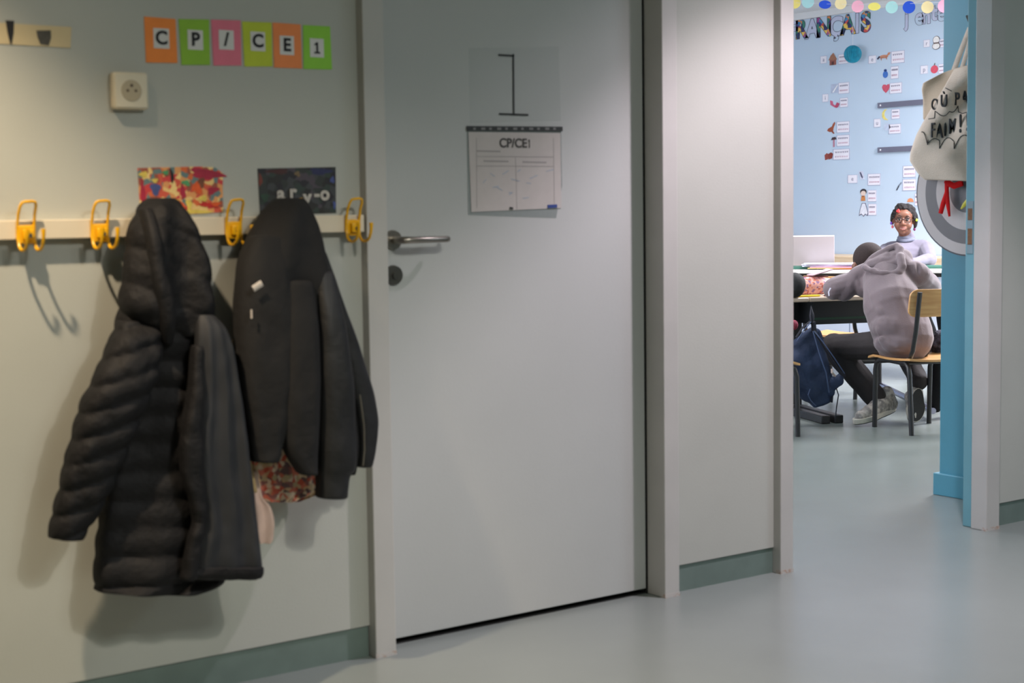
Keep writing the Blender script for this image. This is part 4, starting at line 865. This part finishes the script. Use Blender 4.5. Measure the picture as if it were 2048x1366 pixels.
MB().tube([dq(1592, 675, -.05), dq(1605, 655, -.05), dq(1620, 643, -.04), dq(1627, 645, -.04), dq(1628, 665, -.05)], .013, 8, flat=.3).build('shoulder_strap', navyd, root)
MB().tube([dq(1628, 662, -.07), dq(1640, 680, -.085), dq(1660, 715, -.085), (dq(1680, 745, -.06)), dq(1690, 752, -.04)], .014, 8, flat=.35).build('shoulder_strap', navyd, root)
MB().tube([dq(1628, 662, -.085), dq(1646, 684, -.10), dq(1668, 715, -.10), dq(1689, 747, -.06)], .003, 6).build('strap_piping', navye, root)
MB().tube([dq(1626, 662, -.085), dq(1638, 705, -.09), dq(1652, 745, -.085), dq(1658, 785, -.06)], .0035, 6).build('seam_piping', navye, root)
MB().tube([dq(1594, 682, -.08), dq(1608, 660, -.075), dq(1622, 644, -.055)], .003, 6).build('strap_piping', navye, root)
MB().tube([dq(1664, 738, -.09), dq(1664, 745, -.095), dq(1670, 752, -.07)], .006, 8).build('toggle', mat('toggle_pale', (190, 170, 160), .5, var=.1), root)
MB().tube([dq(1672, 775, -.03), dq(1677, 790, -.03), dq(1673, 815, -.02), dq(1671, 836, -.02)], .0028, 6).build('loose_cord', navyd, root)
MB().tube([dq(1622, 646, -.04), dq(1620, 630, -.03), dq(1622, 612, .0), dq(1626, 630, -.03), dq(1626, 646, -.04)], .007, 8, flat=.3).build('hanging_loop', navyd, root)
MB().tube([dq(1620, 778, -.08), dq(1616, 790, -.09), dq(1622, 802, -.08), dq(1632, 812, -.05)], .0028, 6).build('loose_cord', navye, root)
MB().tube([dq(1665, 786, -.02), dq(1663, 805, -.02)], .008, 8, flat=.4).build('webbing_end', navyd, root)
# red thing peeking at the post, dark coat and bag at the right
o = MB().sphere(D(1586, 650, 8.0), (.028, .028, .027)).tube([D(1586, 648, 8.0), D(1586, 612, 8.0)], .0025, 6).build('pompom', mat('dark_red_wool', (140, 50, 70), .9, var=.3, scale=60, bump=.6, bscale=120)); tag(o, 'dark red pompom on a cord half hidden behind the door post above the backpack', 'pompom')
fz = mat('grey_fuzzy', (84, 82, 96), .95, c2=(36, 34, 44), scale=34, bump=.8, bscale=90, lo=.4, hi=.62)
root = empty('winter_jacket', D(1878, 700, 8.0)); b = MB()
for (x, y, r) in ((1876, 690, .045), (1884, 700, .055), (1880, 675, .04), (1890, 685, .06)): b.sphere(D(x, y, 8.0), r)
blob('fleece', b, fz, root, .007, 3, nz=.008, nscale=34)
b = MB()
for a, c_, ra, rb in (((1880, 715), (1874, 790), .05, .045), ((1874, 790), (1872, 815), .04, .03), ((1884, 630), (1890, 680), .03, .03)): b.cap(D(a[0], a[1], 8.2), D(c_[0], c_[1], 8.2), ra, rb)
blob('hanging_part', b, mat('black_fleece', (16, 16, 20), .9, var=.2), root, .008, 4, nz=.004); tag(root, 'grey fleecy and black winter jacket bundled beside the chair at the teal pillar', 'jacket')
root = empty('blue_bag', onZ(1884, 845)); b = MB(); gq = onZ(1886, 842, 0); b.sphere(gq+Vector((.13, .05, .075)), (.07, .06, .085)); blob('bag_body', b, mat('dark_blue_bag', (30, 34, 70), .8, var=.3, scale=20), root, .008, 3, nz=.006)
tag(root, 'dark blue bag on the floor at the teal pillar behind the chair', 'bag')

# ================================================================== people
skin = mat('dark_skin', (118, 76, 57), .5, var=.10, scale=30, bump=.05, bscale=200)
lipm = mat('lips', (134, 74, 66), .4, var=.05, scale=50)
hairm = mat('black_hair', (26, 20, 20), .75, var=.3, scale=70, bump=.8, bscale=160)
stub = mat('cropped_hair', (46, 32, 28), .85, var=.3, scale=160, bump=.4, bscale=400)
greyf = mat('grey_fleece', (112, 99, 102), .9, var=.08, scale=10, bump=.12, bscale=140, sheen=.2)
greyfd = mat('grey_fleece_rib', (104, 98, 108), .9, var=.08, scale=60)
lilac = mat('lilac_grey_knit', (110, 106, 120), .85, var=.06, scale=12, bump=.12, bscale=160, sheen=.1)
lilacd = mat('blue_grey_collar', (104, 108, 124), .85, var=.06, scale=40)
trous = mat('dark_trousers', (42, 36, 36), .85, var=.2, scale=10, bump=.2, bscale=40)
shoem = mat('grey_leather', (178, 170, 160), .6, c2=(120, 116, 112), scale=40, lo=.4, hi=.6, bump=.3, bscale=90)
solem = mat('cream_sole', (196, 190, 176), .6, var=.1, scale=40); solev = mat('worn_black_sole', (36, 36, 34), .8, var=.2, scale=60)
def hand(b, w, fw, sd, nr, s=1.0, curl=.5):
    "palm and five unequal bent fingers: w wrist, fw finger direction, sd direction of the thumb side, nr back of the hand"
    w, fw, sd, nr = Vector(w), Vector(fw).normalized(), Vector(sd).normalized(), Vector(nr).normalized()
    P = lambda a, c, d: w+(fw*a+sd*c+nr*d)*s
    b.cap(P(0, 0, 0), P(.022, 0, 0), .019*s, .021*s); b.cap(P(.025, .012, 0), P(.052, .016, 0), .012*s, .010*s); b.cap(P(.025, -.008, 0), P(.052, -.012, 0), .012*s, .010*s)
    for c, L in ((.020, .040), (.007, .046), (-.006, .043), (-.018, .034)):
        a0 = P(.052, c, 0); a1 = P(.052+L*.45, c*1.15, -.004-.006*curl); a2 = P(.052+L*.80, c*1.2, -.012-.020*curl); a3 = P(.052+L*(1-.25*curl), c*1.2, -.016-.034*curl)
        b.cap(a0, a1, .0078*s, .0070*s); b.cap(a1, a2, .0070*s, .0063*s); b.cap(a2, a3, .0063*s, .0055*s)
    t0 = P(.008, .016, -.004); t1 = P(.026, .034, -.010); t2 = P(.046, .038, -.014); b.cap(t0, t1, .010*s, .0085*s); b.cap(t1, t2, .0082*s, .0068*s)
def shoe(parent, heel, toe, up, s, name='shoe', m=None):
    heel, toe, up = Vector(heel), Vector(toe), Vector(up); L = (toe-heel).length; f = (toe-heel).normalized(); up = (up-f*up.dot(f)).normalized(); r = f.cross(up)
    P = lambda a, c, d: heel+f*a*L+r*c*s+up*d*s
    b = MB(); b.cap(P(.10, 0, .035), P(.45, 0, .034), .034*s, .033*s); b.cap(P(.45, 0, .034), P(.86, 0, .022), .036*s, .027*s); b.cap(P(.12, 0, .04), P(.16, 0, .085), .033*s, .030*s); b.cap(P(.25, 0, .05), P(.45, 0, .045), .033*s, .032*s)
    o = blob(name, b, m or shoem, parent, .006, 4, nz=.002, nscale=40)
    ol = []
    for k in range(24):
        a = 2*math.pi*k/24; x = .5+.53*math.cos(a); y = (.040 if math.cos(a) > 0 else .033)*math.sin(a)*(1+.1*math.cos(a)); ol.append((x, y))
    mm = Matrix.Identity(4)
    for i in range(3): mm[i][0] = f[i]*L; mm[i][1] = r[i]*s; mm[i][2] = up[i]; mm[i][3] = heel[i]
    MB().prism(ol, mm, .020*s).build('sole', solem if not m else solev, o, bevel=.002)
    for i in range(3): mm[i][3] = heel[i]-up[i]*.004
    MB().prism([(x*.96+.02, y*.94) for x, y in ol], mm, .004).build('tread', solev, o)
    for k in range(4): MB().tube([P(.42+.09*k, -.022+.002*k, .062-.006*k), P(.45+.09*k, 0, .072-.008*k), P(.42+.09*k, .022-.002*k, .062-.006*k)], .0024, 6).build('lace', solem, o)
    return o
# ---------- child in the grey hoodie, seen from behind
hip = D(1806, 686, 7.88); hip.z = .455
mid_ = D(1786, 625, 7.93); chest = D(1775, 560, 8.02)
shL, shR = D(1706, 560, 8.16), D(1838, 545, 7.98)
elL = D(1668, 584, 8.17); elL.z = max(elL.z, H1+.048); haL = D(1712, 583, 8.60); haL.z = H1+.035
elR = D(1866, 574, 8.28); elR.z = H1+.05; haR = D(1800, 575, 8.62); haR.z = H1+.035
head = D(1737, 520, 8.30)
hipL, hipR = D(1778, 690, 7.92), D(1832, 692, 7.92)
knL = D(1668, 694, 8.15); anL = D(1752, 796, 8.10); knR = D(1800, 690, 8.42); anR = D(1838, 770, 8.06)
kid = empty('person', (hip.x, hip.y, 0)); tag(kid, 'person in a grey hoodie and dark trousers seen from behind, writing at the near desk', 'person')
b = MB(); nk = D(1764, 530, 8.14)
b.sphere(hip, (.13, .11, .09)).cap(hip, mid_, .115, .105).cap(mid_, chest, .105, .10).cap(shL, shR, .045, .045).cap(chest, nk, .08, .045).cap(nk, head, .042, .045)
b.cap(shL, elL, .036, .030).cap(elL, haL, .030, .022).cap(shR, elR, .036, .030).cap(elR, haR, .030, .022)
b.sphere(head, (.078, .085, .088)).sphere(head+Vector((.03, .045, -.035)), (.055, .055, .06))
hf = (head-nk); fwd = Vector((.36, .93, 0)).normalized()
fc = head+fwd*.062+Vector((0, 0, -.065)); b.cap(fc, fc+Vector((.004, .014, -.012)), .011, .012)
ear = Vector((-.93, .36, 0)).normalized()
for s_ in (-1, 1): b.sphere(head+ear*s_*.080+Vector((0, 0, -.035)), (.016, .018, .026))
b.cap(hipL, knL, .060, .046).cap(knL, anL, .042, .028).cap(hipR, knR, .060, .046).cap(knR, anR, .042, .028)
hand(b, haL, (.8, .5, -.05), (.3, -.8, 0), (0, 0, 1), .9); hand(b, haR, (-.8, .5, -.05), (-.3, -.8, 0), (0, 0, 1), .9, .9)
body = blob('body', b, skin, kid, .006, 3)
# cropped hair: shell over the skull
b = MB(); b.sphere(head+Vector((-.004, -.006, .008)), (.081, .087, .087), 20, 14); blob('cropped_hair', b, stub, kid, .006, 2)
# hoodie
b = MB(); up = Vector((0, 0, 1))
b.sphere(D(1802, 684, 7.86), (.150, .135, .075), 20, 12).sphere(D(1796, 655, 7.88), (.150, .13, .10), 20, 12)
b.cap(D(1806, 672, 7.88), D(1786, 612, 7.94), .150, .145, 20).cap(D(1786, 612, 7.94), D(1776, 566, 8.04), .150, .128, 20).cap(D(1776, 566, 8.04), D(1790, 535, 8.06), .125, .095, 20)
b.cap(D(1728, 570, 8.14), D(1830, 548, 7.99), .068, .068, 16).cap(D(1790, 530, 8.06), D(1806, 518, 8.06), .058, .052)
b.cap(D(1712, 566, 8.16), elL+up*.004, .062, .060).cap(elL+up*.004, haL+up*.01, .052, .036).cap(D(1700, 572, 8.15), D(1690, 585, 8.16), .055, .05)
b.cap(D(1716, 552, 8.14), D(1752, 532, 8.10), .050, .045)
b.cap(D(1836, 548, 7.99), elR, .062, .048).cap(elR, haR+up*.01, .048, .034)
F = [(D(1720, 560, 8.0), D(1745, 640, 7.78), .016, -.012), (D(1738, 575, 8.0), D(1775, 650, 7.72), .018, .010), (D(1734, 630, 7.8), D(1790, 690, 7.72), .014, -.014), (D(1745, 650, 7.8), D(1778, 700, 7.76), .012, .012), (D(1737, 665, 7.8), D(1765, 705, 7.78), .012, -.012),
     (D(1740, 600, 7.85), D(1786, 655, 7.7), .012, -.007), (D(1716, 552, 8.08), D(1722, 592, 8.06), .012, -.018), (D(1688, 590, 8.06), D(1720, 584, 8.06), .010, -.012), (D(1680, 560, 8.08), D(1700, 556, 8.08), .010, .008), (D(1834, 520, 7.95), D(1846, 580, 7.86), .010, -.012),
     (D(1850, 560, 8.1), D(1866, 574, 8.2), .010, -.008), (D(1842, 590, 7.82), D(1852, 640, 7.78), .014, -.006), (D(1660, 575, 8.08), D(1668, 590, 8.08), .008, -.006)]
F = [(a_, b_, w_, h_*1.6) for a_, b_, w_, h_ in F]+[(D(1800, 560, 7.88), D(1835, 640, 7.72), .022, -.007), (D(1752, 560, 7.95), D(1760, 605, 7.85), .014, -.007), (D(1765, 700, 7.75), D(1850, 702, 7.70), .007, -.010)]
blob('hoodie', b, greyf, kid, .006, 5, folds=F, nz=.006, nscale=10)
# hood hanging crumpled on the shoulders: draped sheet with thick rim
b = MB()
rim = [D(1726, 534, 8.06), D(1742, 518, 8.06), D(1760, 507, 8.05), D(1778, 498, 8.04), D(1794, 492, 8.03), D(1801, 499, 8.0), D(1800, 512, 7.97)]
for i in range(len(rim)-1): b.cap(rim[i], rim[i+1], .018 if i else .010, .018)
low = [D(1728, 534, 8.02), D(1745, 541, 7.96), D(1765, 546, 7.93), D(1782, 549, 7.92), D(1797, 545, 7.92), D(1804, 533, 7.93), D(1802, 514, 7.96)]
for i in range(len(low)-1): b.cap(low[i], low[i+1], .012+.003*min(i, 3), .015+.003*min(i, 3))
for a, c_ in (((1738, 530, 8.03), (1775, 514, 8.02)), ((1755, 527, 8.02), (1796, 510, 8.01)), ((1765, 522, 8.01), (1798, 520, 7.99)), ((1735, 534, 8.03), (1770, 530, 8.0)), ((1775, 532, 7.985), (1796, 524, 7.98))): b.cap(D(*a), D(*c_), .024, .026)
blob('hood', b, greyf, kid, .005, 4, folds=[(D(1728, 533, 7.97), D(1800, 500, 7.95), .007, -.012), (D(1748, 534, 7.93), D(1792, 541, 7.93), .009, -.026), (D(1770, 530, 7.93), D(1795, 532, 7.93), .007, -.014)], nz=.004, nscale=30)
MB().tube([D(1661, 576, 8.085), D(1657, 584, 8.08), D(1658, 592, 8.08)], .005, 8, flat=.35).build('elbow_label', mat('silver_label', (176, 176, 190), .4, var=.1), kid)
# trousers
b = MB(); b.sphere(hip+Vector((0, 0, -.02)), (.135, .115, .07)); b.cap(hipL, knL, .078, .066).cap(knL, anL, .073, .058).cap(hipR, knR, .078, .062).cap(knR, anR+Vector((0, 0, .02)), .060, .048)
blob('trousers', b, trous, kid, .007, 4, folds=[(D(1700, 720, 7.95), D(1725, 770, 7.95), .012, .010), (D(1715, 770, 8.0), D(1745, 780, 8.0), .010, -.010), (D(1720, 785, 8.0), D(1752, 790, 8.0), .008, .008), (D(1830, 740, 7.95), D(1846, 745, 7.95), .01, -.008)], nz=.006, nscale=12)
shoe(kid, D(1789, 820, 8.16), onZ(1711, 848, .016), (0, 0, 1), 1.22)
hR = D(1838, 778, 8.02); tR = onZ(1829, 842, .022); shoe(kid, hR, tR, Vector((.55, .75, .3)), 1.18)

# ---------- girl with glasses, facing the door
gh = D(1807.5, 440.5, 10.3); gz = gh.z
fw = Vector((-.80, -.60, 0)).normalized(); gr_ = Vector((fw.y*-1, fw.x, 0))      # viewer's right = the girl's left
gr_ = Vector((.60, -.80, 0))
G = Matrix(((gr_.x, fw.x, 0, gh.x), (gr_.y, fw.y, 0, gh.y), (0, 0, 1, gh.z), (0, 0, 0, 1))) @ Matrix.Rotation(math.radians(4), 4, 'Y') @ Matrix.Scale(.94, 4)
def g(x, y, z): return G @ Vector((x, y, z))
girl = empty('person', (gh.x, gh.y, 0)); tag(girl, 'person with round glasses, beaded braids and a lilac-grey high-necked top, smiling at the far desk', 'person')
R3 = G.to_3x3().to_4x4()
b = MB()
def gs(c, r): b.sphere(g(*c), r, 16, 10, R3)
gs((0, -.018, .032), (.070, .085, .074)); gs((0, .020, -.022), (.062, .052, .070)); gs((0, .030, -.064), (.042, .036, .032)); gs((0, .046, -.084), (.021, .019, .015))
for s_ in (-1, 1):
    gs((s_*.036, .042, -.034), (.026, .026, .026)); gs((s_*.027, .060, .026), (.024, .010, .008)); gs((s_*.074, -.008, -.012), (.010, .020, .027)); gs((s_*.0125, .078, -.028), (.010, .010, .008))
gs((0, .050, .04), (.045, .022, .03)); b.cap(g(0, .066, .008), g(0, .084, -.022), .008, .0125); gs((0, .076, -.030), (.012, .010, .007)); gs((0, .064, -.055), (.030, .014, .017))
nb = D(1812, 474, 10.38); gsL, gsR = D(1771, 503, 10.42), D(1853, 499, 10.30); gch = D(1812, 515, 10.38); gwa = D(1812, 560, 10.42); ghp = D(1812, 610, 10.48)
b.cap(g(0, -.02, -.05), nb, .040, .044).cap(gsL, gsR, .038, .038).cap(gch, gwa, .085, .08).cap(gwa, ghp, .085, .10)
geR, geL = D(1757, 533, 10.25), D(1860, 525, 10.16); gwR, gwL = D(1796, 530, 9.98), D(1826, 530, 9.98)
for q in (geR, geL): q.z = .765
for q in (gwR, gwL): q.z = .752
b.cap(gsL, geR, .034, .028).cap(geR, gwR, .028, .018).cap(gsR, geL, .034, .028).cap(geL, gwL, .028, .018)
hand(b, gwR, gr_*.9+fw*.5, fw, (0, 0, 1), .8, .4); hand(b, gwL, gr_*-.9+fw*.5, fw, (0, 0, 1), .8, .4)
for s_ in (-1, 1):
    kn = ghp+gr_*s_*.09+fw*.33+Vector((0, 0, .02)); b.cap(ghp+gr_*s_*.07, kn, .062, .048).cap(kn, Vector((kn.x, kn.y, .06))+gr_*.16, .042, .028).cap(Vector((kn.x, kn.y, .04))+gr_*.16, Vector((kn.x, kn.y, .035))+gr_*.16+fw*.12, .028, .024)
blob('body', b, skin, girl, .0048, 2)
b = MB()
for s_ in (-1, 1): b = MB().sphere(g(s_*.0275, .0600, .0035), (.0125, .0115, .0090), 14, 10, R3); e_ = b.build('eye', mat('eye_white', (150, 138, 132), .3, var=.02), girl); MB().sphere(g(s_*.0265, .0690, .0035), (.0072, .0050, .0072), 12, 8, R3).build('iris', mat('dark_iris', (24, 16, 14), .2), e_); MB().tube([g(s_*.015, .069, .011), g(s_*.022, .0725, .0135), g(s_*.030, .071, .0135), g(s_*.039, .064, .010)], .0022, 6).build('eyelid', hairm, e_)
for s_ in (-1, 1): MB().tube([g(s_*.013, .074, .027), g(s_*.026, .0735, .033), g(s_*.042, .062, .030)], [.002, .003, .0016], 6).build('eyebrow', hairm, girl)
lp = MB().tube([g(-.027, .066, -.052), g(-.014, .0775, -.0495), g(-.004, .0815, -.0475), g(0, .0815, -.0485), g(.004, .0815, -.0475), g(.014, .0775, -.0495), g(.027, .066, -.051)], [.0015, .0032, .0038, .0034, .0038, .0032, .0015], 8)
lp.tube([g(-.026, .066, -.0535), g(-.012, .077, -.0625), g(0, .080, -.0645), g(.012, .077, -.0625), g(.026, .066, -.0530)], [.0015, .0038, .0048, .0038, .0015], 8); blob('lips', lp, lipm, girl, .0016, 2)
MB().tube([g(-.019, .0735, -.0545), g(-.008, .0800, -.0560), g(.008, .0800, -.0560), g(.019, .0735, -.0540)], [.001, .002, .002, .001], 6).build('teeth', mat('teeth', (168, 138, 128), .3, var=.02), girl)
# glasses
gl = MB()
for s_ in (-1, 1):
    gl.tube([g(s_*.0285+.0225*math.cos(2*math.pi*k/24), .080-.010*abs(math.cos(2*math.pi*k/24))*(1 if s_*math.cos(2*math.pi*k/24) > 0 else 0), .002+.0185*math.sin(2*math.pi*k/24)) for k in range(24)], .0019, 6, closed=True)
    gl.tube([g(s_*.051, .072, .006), g(s_*.068, .040, .008), g(s_*.080, -.005, .006)], .0019, 6)
gl.tube([g(-.0065, .081, .005), g(0, .0835, .0075), g(.0065, .081, .005)], .0019, 6)
gl.build('glasses', mat('dark_frames', (40, 34, 38), .3, var=.1), girl)
# hair: close cap with a raised knot and braids
b = MB(); gs((0, -.026, .040), (.0745, .083, .072))
for k in range(9): a = math.pi*(k/8); gs((.066*math.cos(a), .020-.02*abs(math.cos(a))+.018*math.sin(a), .030+.058*math.sin(a)), (.018, .022, .017))
gs((-.022, .012, .100), (.036, .035, .020)); gs((.020, .005, .100), (.034, .035, .018)); gs((-.045, .010, .083), (.026, .03, .02)); gs((.050, .005, .080), (.026, .03, .022))
b.cap(g(.066, .012, .062), g(.074, .015, .020), .014, .016); b.cap(g(-.068, .0, .060), g(-.076, .005, .03), .012, .012)
blob('hair', b, hairm, girl, .0045, 2, nz=.005, nscale=60)
def braid(pts, bead, bm_, r=.0085):
    bb = MB()
    for i in range(len(pts)-1):
        for t in (0, .5): q = [pts[i][j]+(pts[i+1][j]-pts[i][j])*t for j in range(3)]; bb.sphere(g(*q), (r, r, r*1.15), 10, 7)
    o = blob('braid', bb, hairm, girl, .003, 1); q = g(*bead); MB().sphere(q, (.0085, .0085, .011), 12, 8).build('bead', bm_, o)
bpur, byg, bred = mat('purple_bead', (104, 60, 170), .3, var=.02), mat('lime_bead', (190, 226, 60), .3, var=.02), mat('red_bead', (220, 50, 50), .3, var=.02)
braid([(-.074, .0, .050), (-.082, .005, .034), (-.084, .006, .016), (-.084, .006, .000), (-.083, .006, -.014)], (-.083, .008, -.026), bpur)
braid([(.074, .012, .055), (.084, .014, .038), (.088, .016, .020), (.088, .014, .004), (.086, .010, -.020), (.082, .008, -.045)], (.088, .020, .008), byg, .010)
braid([(.066, -.01, .0), (.074, -.008, -.02), (.080, -.004, -.036), (.078, -.002, -.050)], (.078, .0, -.058), mat('plum_bead', (110, 30, 80), .3), .009)
braid([(-.066, -.02, .0), (-.074, -.02, -.02), (-.076, -.015, -.035)], (-.074, -.01, -.050), mat('pink_bead', (220, 110, 120), .3), .007)
b = MB().sphere(g(-.044, .052, .062), (.011, .006, .009), 12, 8, R3).sphere(g(-.034, .058, .058), (.009, .006, .009), 12, 8, R3).sphere(g(-.038, .055, .070), (.008, .006, .008), 12, 8, R3); blob('hair_clip', b, bred, girl, .0022, 1)
# high-necked top
b = MB(); b.cap(D(1813, 480, 10.38), D(1813, 474, 10.37), .058, .054, 20).cap(D(1782, 500, 10.42), D(1846, 496, 10.33), .058, .058, 16).cap(gch, gwa, .115, .110, 20).cap(D(1800, 510, 10.36), D(1830, 510, 10.36), .09, .09).cap(gwa, ghp+Vector((0, 0, .03)), .110, .125, 20)
b.cap(D(1773, 502, 10.42), geR, .053, .044).cap(geR, gwR, .042, .030).cap(D(1852, 498, 10.31), geL, .054, .046).cap(geL, gwL, .044, .030)
blob('top', b, lilac, girl, .0055, 4, folds=[(D(1770, 492, 10.3), D(1778, 520, 10.3), .008, -.012), (D(1764, 492, 10.3), D(1766, 516, 10.3), .006, .008), (D(1776, 488, 10.3), D(1784, 508, 10.3), .006, .006), (D(1838, 484, 10.2), D(1842, 522, 10.2), .008, -.012), (D(1852, 512, 10.2), D(1862, 508, 10.2), .005, -.008), (D(1846, 515, 10.2), D(1862, 518, 10.2), .005, .006), (D(1800, 500, 10.2), D(1832, 490, 10.2), .010, .006), (D(1795, 488, 10.2), D(1826, 488, 10.2), .005, -.005)], nz=.004, nscale=16)
b = MB(); b.tube([D(1812, 481, 10.37)+Vector((.053*math.cos(a), .053*math.sin(a), .004*math.sin(3*a))) for a in [2*math.pi*k/28 for k in range(28)]], .011, 8, closed=True).tube([D(1812, 475, 10.37)+Vector((.048*math.cos(a), .048*math.sin(a), 0)) for a in [2*math.pi*k/28 for k in range(28)]], .010, 8, closed=True)
blob('collar', b, lilacd, girl, .004, 2)
b = MB(); b.sphere(ghp, (.14, .14, .09))
for s_ in (-1, 1): kn = ghp+gr_*s_*.09+fw*.33+Vector((0, 0, .02)); b.cap(ghp+gr_*s_*.07, kn, .074, .060).cap(kn, Vector((kn.x, kn.y, .08))+gr_*.155, .058, .046)
blob('trousers', b, trous, girl, .008, 4, nz=.004)

for s_ in (-1, 1): kn = ghp+gr_*s_*.09+fw*.33; a_ = Vector((kn.x, kn.y, .012))-fw*.035+gr_*.16; shoe(girl, a_, a_+fw*.20, (0, 0, 1), .95, m=trous)

e = empty('added_fill_spotlight', (1.75, .60, CEIL)); tag(e, 'small ceiling spotlight added to brighten the foot of the coat wall', 'light')  # invented fixture for the added fill beam on the coat wall
MB().tube([(1.75, .60, CEIL), (1.75, .60, CEIL-.03)], .035, 16).build('base', framep, e); MB().tube([(1.75, .52, CEIL-.02), (1.75, .585, CEIL-.07)], [.03, .045], 20).build('head', framep, e)
